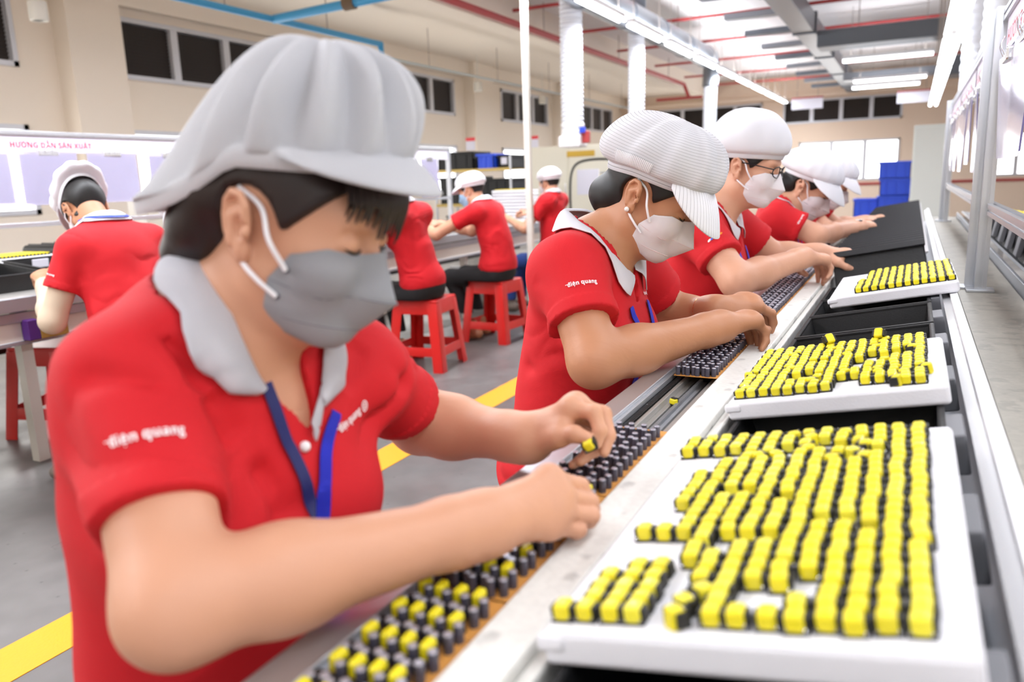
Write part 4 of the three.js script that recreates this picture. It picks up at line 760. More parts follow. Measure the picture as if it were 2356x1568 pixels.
  // ---- collar: two leaves from nape to the V
  const colW = s.collarW ?? 0.046, leaf = (sg) => {
    const rows = [], n = 16, nr = 7, grid = [];
    for (let i = 0; i <= n; i++) {
      const t = i / n, ph = lerp(Math.PI, R(s.collarFront ?? 18), t), rad = lerp(0.064, 0.060, t) * (s.neckK ?? 1), rise = lerp(s.collarBack ?? 0.042, -0.02, sstep(0.2, 1, t));
      const inn = T3(s.neck, Math.cos(ph) * rad + 0.004 + 0.012 * t, rise, Math.sin(ph) * rad * sg); const vb = T3(vB, 0.004, 0.012, sg * 0.012); inn.lerp(vb, sstep(0.62, 1.0, t) * (s.collarV ?? 0.4));
      const wI = colW * (1 + 0.15 * sstep(0.6, 0.97, t)), dir = V().addScaledVector(fwd, Math.cos(ph) * 0.9 - (t > 0.8 ? 0.25 : 0)).addScaledVector(lat, Math.sin(ph) * sg * 0.9 + sg * 0.55 * sstep(0.7, 1, t)).addScaledVector(up, -0.75 - 0.2 * t).normalize();
      let outP = inn.clone().addScaledVector(dir, wI); if (outP) outP = settle(solid, outP, 0.005, 5); rows.push([inn, outP]);
    }
    for (let j = 0; j <= nr; j++) { const v = j / nr; grid.push(rows.map(([a, b]) => { const p = a.clone().lerp(b, v); const nn = T3(V(), 0, 0, 0).subVectors(p, T3(s.neck, 0, -0.05, 0)).normalize(); return p.addScaledVector(nn, 0.012 * Math.sin(Math.PI * Math.pow(v, 0.55)) + 0.001); })); }
    return shell(sg > 0 ? grid : grid.map((r) => r.slice().reverse()), 0.0024);
  };
  if (s.collarGeo) { for (const g of s.collarGeo(solid, T3)) add('collar', g, M.collar); } else { const cm = s.collarMat || M.collar; add('collar', leaf(1), cm); add('collar', leaf(-1), cm); }
  if (s.collarStripe) { const grid = []; for (let j = 0; j <= 2; j++) { const row = []; for (let i = 0; i <= 24; i++) { const ph = lerp(R(100), R(260), i / 24), q = T3(s.neck, Math.cos(ph) * 0.064, 0.02, Math.sin(ph) * 0.064), dir = V().addScaledVector(fwd, Math.cos(ph)).addScaledVector(lat, Math.sin(ph)).addScaledVector(up, -0.9).normalize(); row.push(settle(solid, q.addScaledVector(dir, 0.02 + 0.006 * j), 0.0125, 3)); } grid.push(row); } add('collar_stripe', shell(grid, 0.002), M.blue); }
  // ---- lanyard
  if (s.lanyard) for (const path of s.lanyard) {
    const c = curve(path.pts.map((p) => p)), rows = [[], []], n = 26, hw = (path.w ?? 0.016) / 2; let prev;
    for (let i = 0; i <= n; i++) { const q = settle(solid, c.getPoint(i / n), 0.0035, 6), tn = c.getTangent(i / n), nm = grad(solid, q).normalize(), sd = V().crossVectors(tn, nm).normalize(); if (path.free) q.copy(c.getPoint(i / n)); rows[0].push(q.clone().addScaledVector(sd, -hw)); rows[1].push(q.clone().addScaledVector(sd, hw)); }
    add('lanyard', shell(rows, 0.0012), path.mat || M.lan);
  }
  // ---- prints on the cloth
  for (const pr of s.prints || []) {
    if (pr.arm !== undefined) { const a = arms[pr.arm], v = a.d.clone().multiplyScalar(-1), n = pr.n.clone().addScaledVector(v, -pr.n.dot(v)).normalize(); pr.c = settle(solid, a.shd.clone().lerp(a.el, pr.t).addScaledVector(n, 0.06), 0.001); pr.v = v; pr.u = V().crossVectors(v, n).normalize(); }
    const g = [], nu = 14, nv = 5; for (let j = 0; j <= nv; j++) { const row = []; for (let i = 0; i <= nu; i++) { const q = pr.c.clone().addScaledVector(pr.u, (i / nu - 0.5) * pr.w).addScaledVector(pr.v, (j / nv - 0.5) * pr.h); row.push(settle(solid, q, 0.0022, 7)); } g.push(row); }
    add('printed_lettering', sheet(g), pr.mat || M.print, root, pr.label);
  }
  // ---- trousers and shoes
  const hipR = T3(s.pelvis, 0.02, -0.05, 0.085), hipL = T3(s.pelvis, 0.02, -0.05, -0.085), legs = [];
  const kn = (s.kneeR || T3(V(hipR.x, 0.47, hipR.z), 0.36, 0, 0.02)), kl = (s.kneeL || T3(V(hipL.x, 0.47, hipL.z), 0.36, 0, -0.02)); const anR = s.ankleR || V(kn.x + fwd.x * 0.02, 0.09, kn.z + fwd.z * 0.02), anL = s.ankleL || V(kl.x + fwd.x * 0.02, 0.09, kl.z + fwd.z * 0.02);
  if (s.legs !== false) {
    const tr = su(0.03, ell(T3(s.pelvis, 0, -0.015, 0), 0.158 * k, 0.115, 0.122 * k, lat, up, fwd), cone(hipR, kn, 0.082, 0.06), cone(hipL, kl, 0.082, 0.06), cone(kn, anR, 0.06, 0.043), cone(kl, anL, 0.06, 0.043)), shin = s.crop ?? 0.11;
    const seat = (x, y, z) => { const a = Math.abs(x - s.pelvis.x) - 0.2, b = Math.abs(z - s.pelvis.z) - 0.2, c = Math.max(y - 0.453, 0.3 - y); return Math.max(a, b, c); }; const trc = cut(inter(tr, (x, y, z) => shin - y, 0.004), seat, 0.01), [lo, hi] = bounds([s.pelvis, kn, kl, anR, anL], 0.18); lo.y = 0.02; add('trousers', netMesh(trc, lo, hi, Math.max(res, 0.012)), s.trousers || M.black);
    for (const [an, toe] of [[anR, fwd], [anL, fwd]]) {
      const t2 = V(toe.x, 0, toe.z).normalize(), ft = su(0.02, cone(V(an.x, 0.045, an.z).addScaledVector(t2, -0.04), V(an.x, 0.034, an.z).addScaledVector(t2, 0.13), 0.036, 0.03), cone(V(an.x, 0.12, an.z), V(an.x, 0.05, an.z), 0.034, 0.036)), fl = inter(ft, (x, y, z) => 0.004 - y, 0.004);
      const [lo2, hi2] = bounds([V(an.x, 0.06, an.z).addScaledVector(t2, -0.05), V(an.x, 0.06, an.z).addScaledVector(t2, 0.14)], 0.075); lo2.y = -0.01; add('shoe', netMesh(fl, lo2, hi2, 0.008), s.shoe || M.shoeDark);
    }
  }
  // ---- hair
  const HL = (x, y, z) => { const a = x - hc.x, b = y - hc.y, c = z - hc.z; return [(a * F.x + b * F.y + c * F.z) / hs, (a * U.x + b * U.y + c * U.z) / hs, (a * Rt.x + b * Rt.y + c * Rt.z) / hs]; };
  const hg = s.hairGrow ?? 0.008, hairCap = (x, y, z) => { const d = skullW(x, y, z) - hg * hs; if (d > 0.06) return d; const [a, b, c] = HL(x, y, z); const line = Math.max((s.hairline ?? -0.022) - (0.66 * b - 0.75 * a), -0.078 - b - 0.25 * a); const ear = 0.033 - Math.hypot((a + 0.010) * 0.95, (b + 0.010) * 0.78); return smax(smax(d, line * hs, 0.008), (Math.abs(c) > 0.05 ? ear : -1) * hs, 0.006); };
  let hairF = hairCap; const hp = []; for (const hx of s.hairExtra || []) { const pts = hx.pts, cs = []; for (let i = 0; i < pts.length - 1; i++) cs.push(cone(pts[i], pts[i + 1], hx.r[i], hx.r[i + 1])); hairF = su(0.012, hairF, su(0.01, ...cs)); hp.push(...pts); }
  { const [lo, hi] = bounds([H(0.1, 0, 0), H(-0.12, 0, 0), H(0, 0.13, 0), H(0, -0.1, 0), H(0, 0, 0.09), H(0, 0, -0.09), ...hp], 0.045); add('hair', netMesh(hairF, lo, hi, Math.max(hres, 0.005)), s.hairMat || M.hair); }
  if (s.strands) { const gs = s.strands(H).map(([pts, w0]) => { const c = curve(pts), rows = [[], [], []], n = 10; for (let i = 0; i <= n; i++) { const t = i / n, p = c.getPoint(t), tn = c.getTangent(t), sd = V().crossVectors(tn, F).normalize(), w = w0 * (1 - 0.75 * t * t), bulge = V().crossVectors(sd, tn).normalize().multiplyScalar(w * 0.35); rows[0].push(p.clone().addScaledVector(sd, -w)); rows[1].push(p.clone().add(bulge)); rows[2].push(p.clone().addScaledVector(sd, w)); } return shell(rows, 0.0008); }); const o = add('fringe', gs, s.fringeMat || M.hairBrown); o.userData.kind = 'stuff'; }
  // ---- eyes
  if (s.eyes !== false) for (const sg of [1, -1]) {
    const lash = add('eyelashes', tube([H(0.0805, -0.0015, sg * 0.0475), H(0.0882, -0.0065, sg * 0.040), H(0.0905, -0.0078, sg * 0.032), H(0.0885, -0.006, sg * 0.0215)], 0.0014 * hs, 14, 6), M.eye);
    add('eyebrow', shell([[H(0.0715, 0.021, sg * 0.053), H(0.0835, 0.0255, sg * 0.038), H(0.0875, 0.022, sg * 0.016)], [H(0.0725, 0.0245, sg * 0.053), H(0.084, 0.0305, sg * 0.038), H(0.0875, 0.0275, sg * 0.016)]], 0.0016), M.brow);
  }
  // ---- mask with ear loops
  if (s.mask) {
    const ce = (s.maskC || [[0.104, -0.004], [0.116, -0.028], [0.130, -0.052], [0.104, -0.084], [0.076, -0.113]]).map((q) => V(q[0], q[1], 0)), ed = (s.maskE || [[0.040, -0.020, 0.060], [0.030, -0.036, 0.0655], [0.021, -0.050, 0.066], [0.020, -0.078, 0.060], [0.036, -0.104, 0.046]]).map((q) => V(...q)), lin = (q, t) => { const f = t * (q.length - 1), i = Math.min(Math.floor(f), q.length - 2); return q[i].clone().lerp(q[i + 1], f - i); }, ec = new THREE.CatmullRomCurve3(ed, false, 'catmullrom', 0.1);
    const rows = [], nr = 16, nc = 24; for (let i = 0; i <= nr; i++) { const a = lin(ce, i / nr), b = ec.getPoint(i / nr), row = []; for (let j = 0; j <= nc; j++) { const sv = j / nc * 2 - 1, m = Math.abs(sv), p = a.clone().lerp(V(b.x, b.y, 0), Math.pow(m, 1.25)); p.z = b.z * m * (sv < 0 ? 1 : -1); const bow = 0.006 * Math.sin(Math.PI * m); p.x += bow; const w = H(p.x, p.y, p.z), hd = headW(w.x, w.y, w.z); row.push(hd < 0.0025 ? settle(headW, w, 0.0025, 4) : w); } rows.push(row); }
    const mk = add('face_mask', shell(rows, 0.0016), s.mask);
    for (const [ri, col] of [[4, 1], [nr - 5, 1]]) void ri;
    const fold = []; for (const i of [8, 13]) { fold.push(tube(rows[i].map((p, j) => p.clone().addScaledVector(F, 0.001)).filter((_, j) => j % 2 === 0), 0.0007, 30, 5)); }
    add('mask_seam', fold, s.seamMat || M.seam, mk);
    for (const sg of [1, -1]) {
      const c0 = sg > 0 ? 1 : nc - 1, a = rows[4][c0], b = rows[10][c0]; const out = (p, d) => p.clone().addScaledVector(Rt, sg * d);
      const e1 = H(0.006, 0.016, sg * 0.0765), e2 = H(-0.022, 0.028, sg * 0.0745), e3 = H(-0.028, 0.0, sg * 0.074), e4 = H(-0.008, -0.038, sg * 0.0735);
      add('ear_loop', tube([out(a, 0.003), a.clone().lerp(e1, 0.5).addScaledVector(Rt, sg * 0.009), e1, e2], 0.0023, 24, 6), M.strap, mk); add('ear_loop', tube([out(b, 0.003), b.clone().lerp(e4, 0.5).addScaledVector(Rt, sg * 0.006), e4, e3], 0.0023, 24, 6), M.strap, mk);
      if (s.studs) for (const p of [a, b]) add('stud', new THREE.SphereGeometry(0.0026, 10, 8).translate(p.x + Rt.x * sg * 0.002, p.y + Rt.y * sg * 0.002, p.z + Rt.z * sg * 0.002), M.stud, mk);
    }
  }
  // ---- cap
  if (s.cap) {
    const c = { rx: 0.108, rz: 0.088, cx: -0.008, y0: 0.046, tilt: 0.012, top: 0.155, puff: 0.20, back: 0.03, drop: 0.03, pleats: 18, amp: 0.05, visor: 0.07, vdrop: 0.03, sag: 0.02, ...s.cap };
    const pleat = (a, t) => { const v = ((c.pleats * (a / 6.2832 + 0.5)) % 1 + 1) % 1, f = v < 0.72 ? v / 0.72 : (1 - v) / 0.28; const fr = c.evenPleats ? 1 : (0.35 + 0.65 * sstep(-0.9, 0.3, Math.cos(a))); return (sstep(0, 1, f) - 0.5) * fr * Math.sin(Math.PI * clamp(t * 0.92 + 0.08, 0, 1)); };
    const crown = (a, t) => {
      const bk = sstep(0.1, 1, -Math.cos(a)), fr = sstep(0.1, 1, Math.cos(a)), th = t * Math.PI / 2; const kk = Math.pow(Math.cos(th), 0.75), pf = (c.puff + c.back * 6 * bk) * Math.sin(Math.PI * Math.pow(t, 0.55)) * (t < 1 ? 1 : 0);
      let r = kk + pf * (1 - 0.25 * fr); r += (c.tail ?? 0) * bk * bk * Math.pow(1 - t, 5); r *= 1 + c.amp * pleat(a, t) * 2; r += 0.016 * Math.sin(3 * a + 1.3 + t * 5) * Math.sin(Math.PI * t) + 0.012 * Math.sin(7 * a + t * 9) * Math.sin(Math.PI * t);
      const by = c.y0 + c.tilt * Math.cos(a) - c.drop * bk; let y = by + (c.top - by) * Math.pow(Math.sin(th), 1.15); y -= c.sag * bk * Math.sin(Math.PI * Math.min(1, t * 1.9)) * (t < 0.53 ? 1 : 0); y += (c.lift ?? 0) * fr * Math.sin(Math.PI * t); y += (c.amp * 0.06) * pleat(a, t);
      return H(c.cx + c.rx * r * Math.cos(a) - (c.shift ?? 0) * t, y, c.rz * r * Math.sin(a));
    };
    const rows = [], na = s.capSeg ?? 96, nt = 22; for (let i = 0; i <= nt; i++) { const row = [], t = Math.pow(i / nt, 1.1) * 0.985; for (let j = 0; j <= na; j++) row.push(crown(j / na * 6.28318, t)); rows.push(row); }
    const g = shell(rows, 0.002, c.uv || { ul: 6, vl: 2.2 }); const cp = add('cap', g, s.capMat || M.cap);
    const ring = (a, o, d) => { const bk = sstep(0.1, 1, -Math.cos(a)); const tl = 1 + (c.tail ?? 0) * bk * bk * 0.9; return H(c.cx + (c.rx * tl + o) * Math.cos(a), c.y0 + c.tilt * Math.cos(a) - c.drop * bk + d, (c.rz * tl + o) * Math.sin(a)); };
    const band = []; for (let i = 0; i <= 4; i++) { const row = []; for (let j = 0; j <= 48; j++) row.push(ring(j / 48 * 6.28318, 0.0015 - 0.004 * Math.abs(i - 1.5) / 2, 0.008 - i * 0.0055)); band.push(row); } add('band', shell(band, 0.0022, { ul: 5, vl: 0.2 }), s.capMat || M.cap, cp);
    if (c.visor > 0) {
      const vr = [], A = R(c.vAng ?? 78); for (let i = 0; i <= 10; i++) { const v = i / 10, row = []; for (let j = 0; j <= 36; j++) { const a = lerp(-A, A, j / 36), m = Math.pow(Math.cos(a / A * Math.PI / 2 * 0.98), 0.62), p = ring(a, 0.003, 0.006 - 0.004 * v), L = c.visor * m * v; p.addScaledVector(F, L * 0.92 * Math.cos(a * 0.55)).addScaledVector(Rt, L * 0.55 * Math.sin(a)).addScaledVector(U, -c.vdrop * m * v * v - (c.vslope ?? 0.25) * L); row.push(p); } vr.push(row); }
      add('visor', shell(vr, 0.003, { ul: 4, vl: 0.6 }), s.visorMat || s.capMat || M.cap, cp);
    }
    if (c.meshPatch) { const pr = []; for (let i = 0; i <= 5; i++) { const row = []; for (let j = 0; j <= 14; j++) { const p = crown(lerp(c.meshPatch[0], c.meshPatch[1], j / 14), lerp(c.meshPatch[2], c.meshPatch[3], i / 5)); const o = p.clone().sub(H(0, 0.05, 0)).normalize(); row.push(p.addScaledVector(o, 0.0025)); } pr.push(row); } add('mesh_patch', shell(pr, 0.0008, { ul: 2.4, vl: 1 }), M.capMesh, cp); }
  }
  if (s.extra) s.extra({ add, H, F, U, Rt, T3, solid, root, arms, headW, torso });
  return root;
}
// ---------- red plastic stools
function stoolGeo() {
  const H = 0.45, tw = 0.145, bw = 0.19, g = { legs: [], aprons: [] };
  const corner = (sx, sz) => { // L-shaped tapering leg
    const lw = 0.062, at = (y, w) => { const t = lerp(bw, tw, y / H); return t; };
    const rows = []; for (const [dx, dz] of [[lw, 0], [0, 0], [0, lw]]) { const r = []; for (const y of [0, 0.15, 0.3, H - 0.02]) { const t = at(y); r.push(V(sx * (t - dx), y, sz * (t - dz))); } rows.push(r); }
    const d = []; for (const q of [0, 1]) d.push(shell([rows[q], rows[q + 1]], 0.007)); return merge(d);
  };
  for (const sx of [1, -1]) for (const sz of [1, -1]) g.legs.push(corner(sx, sz));
  for (let i = 0; i < 4; i++) {
    const q = (y0, y1) => { const a = lerp(bw, tw, y0 / H), b = lerp(bw, tw, y1 / H); return shell([[V(-a + 0.04, y0, a), V(a - 0.04, y0, a)], [V(-b + 0.04, y1, b), V(b - 0.04, y1, b)]], 0.006).rotateY(i * Math.PI / 2); };
    g.aprons.push([q(0.36, 0.44), q(0.10, 0.155)]);
  }
  g.seat = rbox(-0.15, 0.15, H - 0.022, H, -0.15, 0.15, 0.014, 3); return g;
}
const SG = stoolGeo();
function stool(x, z, turn, label) {
  const o = thing('plastic_stool', label, 'stool', [x, 0, z], turn, 'red plastic stools');
  part('seat', SG.seat, M.stool, o); SG.legs.forEach((l) => part('leg', l, M.stool, o)); SG.aprons.forEach(([a, b]) => { part('apron', a, M.stool, o); part('stretcher', b, M.stool, o); });
}
stool(-2.74, -4.14, 0.12, 'red plastic stool under the seated worker nearest the aisle bench middle'); stool(-2.72, -5.05, -0.05, 'red plastic stool under the worker in profile with a blue mask'); stool(-2.78, -6.32, 0.05, 'red plastic stool partly hidden behind the second worker, under the farthest seated worker'); stool(-3.75, -2.35, 0.3, 'red plastic stool half seen below the left bench');
stool(-0.64, -0.52, 0.1, 'red plastic stool hidden under the front worker'); stool(-0.63, -1.44, 0, 'red plastic stool hidden under the worker in the striped cap'); stool(-0.62, -2.42, 0, 'red plastic stool under the worker with glasses'); stool(-0.6, -3.42, 0, 'red plastic stool under the worker with a ponytail'); stool(-0.6, -4.28, 0, 'red plastic stool under the last worker on the near line'); stool(-2.62, -1.93, 0.2, 'red plastic stool under the worker with the striped collar'); stool(-2.72, -2.75, 0, 'red plastic stool under the worker mostly hidden by the front worker');

// ---------- the front worker
const dirYP = (yaw, pitch) => V(Math.cos(R(pitch)) * Math.cos(R(yaw)), Math.sin(R(pitch)), Math.cos(R(pitch)) * Math.sin(R(yaw)));
function fromEar(ear, F, U0 = V(0, 1, 0), hs = 1) { const f = F.clone().normalize(), r = V().crossVectors(f, U0).normalize(), u = V().crossVectors(r, f).normalize(); return ear.clone().addScaledVector(f, 0.014 * hs).addScaledVector(u, 0.004 * hs).addScaledVector(r, -0.0775 * hs); }
{
  const F = dirYP(-12, -18), ear = V(-0.512, 1.124, -0.494), U0 = V(0, 1, 0);
  worker({
    label: 'front worker in a red polo, white cap and grey mask, pinching a yellow part', group: null,
    pelvis: V(-0.637, 0.521, -0.515), neck: V(-0.595, 1.038, -0.536), shR: V(-0.596, 0.990, -0.440), shL: V(-0.560, 0.948, -0.700),
    elR: V(-0.463, 0.853, -0.350), wrR: V(-0.323, 0.852, -0.564), elL: V(-0.575, 0.836, -0.842), wrL: V(-0.398, 0.846, -0.804),
    head: fromEar(ear, F, U0, 0.9), headF: F, headU: U0, headScale: 0.9, skin: SKIN.light, sleevR: 0.050, shoulderR: 0.055, res: 0.0052, hres: 0.0026, handRes: 0.0032, sleeveR: 0.66, sleeveL: 0.66, vPoint: V(-0.545, 0.925, -0.556), hem: -0.2, arm: 1.0,
    handR: { k: 0.92, chain: [[V(-0.322, 0.854, -0.604), V(-0.314, 0.848, -0.659), V(-0.300, 0.835, -0.691), V(-0.289, 0.822, -0.710)], [V(-0.294, 0.871, -0.640), V(-0.276, 0.853, -0.674), V(-0.276, 0.834, -0.691), V(-0.283, 0.823, -0.696)], [V(-0.284, 0.857, -0.636), V(-0.265, 0.840, -0.670), V(-0.269, 0.826, -0.686), V(-0.278, 0.818, -0.689)], [V(-0.282, 0.845, -0.628), V(-0.259, 0.831, -0.659), V(-0.266, 0.820, -0.671), V(-0.276, 0.816, -0.672)], [V(-0.285, 0.834, -0.617), V(-0.265, 0.823, -0.642), V(-0.271, 0.816, -0.650), V(-0.282, 0.814, -0.650)]] },
    handL: { k: 0.92, chain: [[V(-0.378, 0.845, -0.797), V(-0.346, 0.861, -0.783), V(-0.324, 0.869, -0.778), V(-0.309, 0.866, -0.777)], [V(-0.340, 0.890, -0.804), V(-0.308, 0.890, -0.798), V(-0.298, 0.872, -0.790), V(-0.300, 0.858, -0.784)], [V(-0.342, 0.888, -0.826), V(-0.306, 0.882, -0.823), V(-0.295, 0.861, -0.809), V(-0.296, 0.845, -0.797)], [V(-0.349, 0.875, -0.842), V(-0.313, 0.858, -0.839), V(-0.313, 0.840, -0.812), V(-0.322, 0.833, -0.789)], [V(-0.360, 0.861, -0.850), V(-0.330, 0.844, -0.850), V(-0.328, 0.828, -0.824), V(-0.335, 0.824, -0.797)]] },
    folds: [[-0.590, 1.012, -0.375, -0.527, 0.992, -0.425, 0.012, 0.0076], [-0.572, 1.032, -0.442, -0.526, 0.984, -0.455, 0.014, 0.0153], [-0.526, 0.984, -0.455, -0.511, 0.934, -0.468, 0.014, 0.0153], [-0.522, 0.913, -0.481, -0.477, 0.857, -0.502, 0.014, 0.0102], [-0.521, 0.989, -0.659, -0.505, 0.945, -0.611, 0.013, 0.0119], [-0.66, 0.754, -0.419, -0.588, 0.707, -0.446, 0.014, 0.0119], [-0.642, 0.816, -0.42, -0.594, 0.786, -0.414, 0.014, 0.0119], [-0.505, 0.859, -0.477, -0.469, 0.864, -0.531, 0.012, 0.0102], [-0.52, 0.961, -0.677, -0.501, 0.917, -0.722, 0.012, 0.0068]],
    lanyard: [{ pts: [V(-0.552, 0.965, -0.517), V(-0.532, 0.930, -0.520), V(-0.503, 0.883, -0.524), V(-0.479, 0.838, -0.526)], w: 0.012, mat: M.navy }, { pts: [V(-0.528, 0.929, -0.584), V(-0.501, 0.894, -0.556), V(-0.481, 0.860, -0.535), V(-0.473, 0.834, -0.522)], w: 0.014 }, { pts: [V(-0.473, 0.834, -0.522), V(-0.478, 0.787, -0.52), V(-0.477, 0.743, -0.51)], w: 0.014 }],
    prints: [{ arm: 0, t: 0.44, n: V(0.75, 0.3, 0.58), w: 0.068, h: 0.017, label: 'white lettering on the sleeve' }, { c: V(-0.498, 0.917, -0.612), u: V(0.10, 0.22, -0.97).normalize(), v: V(-0.15, 0.96, 0.22).normalize(), w: 0.062, h: 0.0155, mat: M.printChest, label: 'white lettering and round emblem on the chest' }],
    hairMat: M.hairBrown, hairExtra: [{ pts: [V(-0.557, 1.150, -0.517), V(-0.580, 1.120, -0.516), V(-0.607, 1.095, -0.519), V(-0.633, 1.077, -0.519)], r: [0.035, 0.030, 0.022, 0.006] }],
    strands: (H) => { const out = []; for (let i = 0; i < 46; i++) { const u = i / 45, z = lerp(-0.058, 0.066, u) + (rnd() - 0.5) * 0.004, low = 0.008 + 0.022 * rnd() + (z > 0.03 ? 0.014 : 0) - (z < -0.02 ? 0.012 : 0), x = Math.sqrt(Math.max(0, 1 - (z / 0.075) ** 2)); out.push([[H(0.058 + 0.03 * x, 0.080, z * 0.95), H(0.072 + 0.034 * x, 0.045, z), H(0.068 + 0.036 * x, low, z + (rnd() - 0.5) * 0.010)], 0.0034 + 0.0024 * rnd()]); } return out; },
    wr: 0.0065, collarGeo: (solid) => {
      const mk = (o, i, b = 0.006) => { const co = curve(o), ci = curve(i), g = []; for (let r = 0; r <= 6; r++) { const row = []; for (let c = 0; c <= 24; c++) { const a = settle(solid, co.getPoint(c / 24), 0.007, 4), q = ci.getPoint(c / 24), t = r / 6; const p = q.lerp(a, t); if (solid(p.x, p.y, p.z) < 0.006) p.copy(settle(solid, p, 0.006, 4)); const n = grad(solid, p).normalize(); row.push(p.addScaledVector(n, b * Math.sin(Math.PI * t))); } g.push(row); } return shell(g, 0.0026); };
      return [mk([V(-0.640, 1.116, -0.60), V(-0.613, 1.110, -0.537), V(-0.616, 1.085, -0.512), V(-0.596, 1.056, -0.476), V(-0.563, 1.029, -0.463), V(-0.535, 0.995, -0.464), V(-0.525, 0.977, -0.477), V(-0.519, 0.970, -0.496)], [V(-0.640, 1.120, -0.60), V(-0.604, 1.112, -0.545), V(-0.589, 1.082, -0.524), V(-0.565, 1.051, -0.507), V(-0.543, 1.021, -0.500), V(-0.531, 0.998, -0.501), V(-0.527, 0.981, -0.505), V(-0.526, 0.970, -0.509)]),
        mk([V(-0.509, 1.006, -0.623), V(-0.498, 0.981, -0.617), V(-0.492, 0.956, -0.604), V(-0.501, 0.948, -0.586), V(-0.512, 0.940, -0.567)], [V(-0.549, 1.010, -0.602), V(-0.546, 0.991, -0.595), V(-0.540, 0.976, -0.583), V(-0.532, 0.961, -0.573), V(-0.521, 0.949, -0.564)], 0.004),
        mk([V(-0.508, 0.953, -0.572), V(-0.518, 0.936, -0.563), V(-0.527, 0.911, -0.547)], [V(-0.523, 0.961, -0.577), V(-0.539, 0.942, -0.559), V(-0.542, 0.928, -0.548)], 0.002)];
    },
    mask: M.maskGrey, studs: true, cap: { top: 0.176, puff: 0.02, back: 0.004, drop: 0.07, tail: 0.5, amp: 0.14, pleats: 13, visor: 0.040, vdrop: 0.016, vslope: 0.12, vAng: 76, sag: 0.0, lift: 0.015, y0: 0.064, tilt: 0.022 }, capSeg: 150,
    extra: ({ add, solid }) => {
      const b = settle(solid, V(-0.529, 0.908, -0.539), 0.001); add('button', new THREE.SphereGeometry(0.0055, 14, 10).translate(b.x, b.y, b.z), M.button);
      const c = new RoundedBoxGeometry(0.002, 0.075, 0.05, 2, 0.001); c.rotateY(0.3); c.translate(-0.468, 0.735, -0.525); add('badge_card', c, std(0x9fd8c4, 0.35), undefined, 'pale green badge in its holder');
    },
  });
  transformer(new THREE.Matrix4().compose(V(-0.304, 0.856, -0.778), new THREE.Quaternion().setFromEuler(new THREE.Euler(0.5, 0.4, 0.3)), V(1, 1, 1)), 'yellow transformer pinched between thumb and finger of the front worker', null, M.yellow);
}
const genLan = (s, fwdOff = 0.13) => { const L = V().subVectors(s.shR, s.shL).normalize(), U = V().subVectors(s.neck, s.pelvis).normalize(), Fd = V().crossVectors(U, L).normalize(), P = (a, b, c) => s.neck.clone().addScaledVector(Fd, a).addScaledVector(U, b).addScaledVector(L, c); return [{ pts: [P(0.10, -0.115, 0.045), P(fwdOff, -0.17, 0.03), P(fwdOff + 0.02, -0.28, 0.006)], w: 0.014, mat: M.lan }, { pts: [P(0.10, -0.115, -0.045), P(fwdOff, -0.17, -0.03), P(fwdOff + 0.02, -0.28, -0.006)], w: 0.014 }, { pts: [P(fwdOff + 0.02, -0.28, 0), P(fwdOff + 0.02, -0.36, 0)], w: 0.014 }]; };
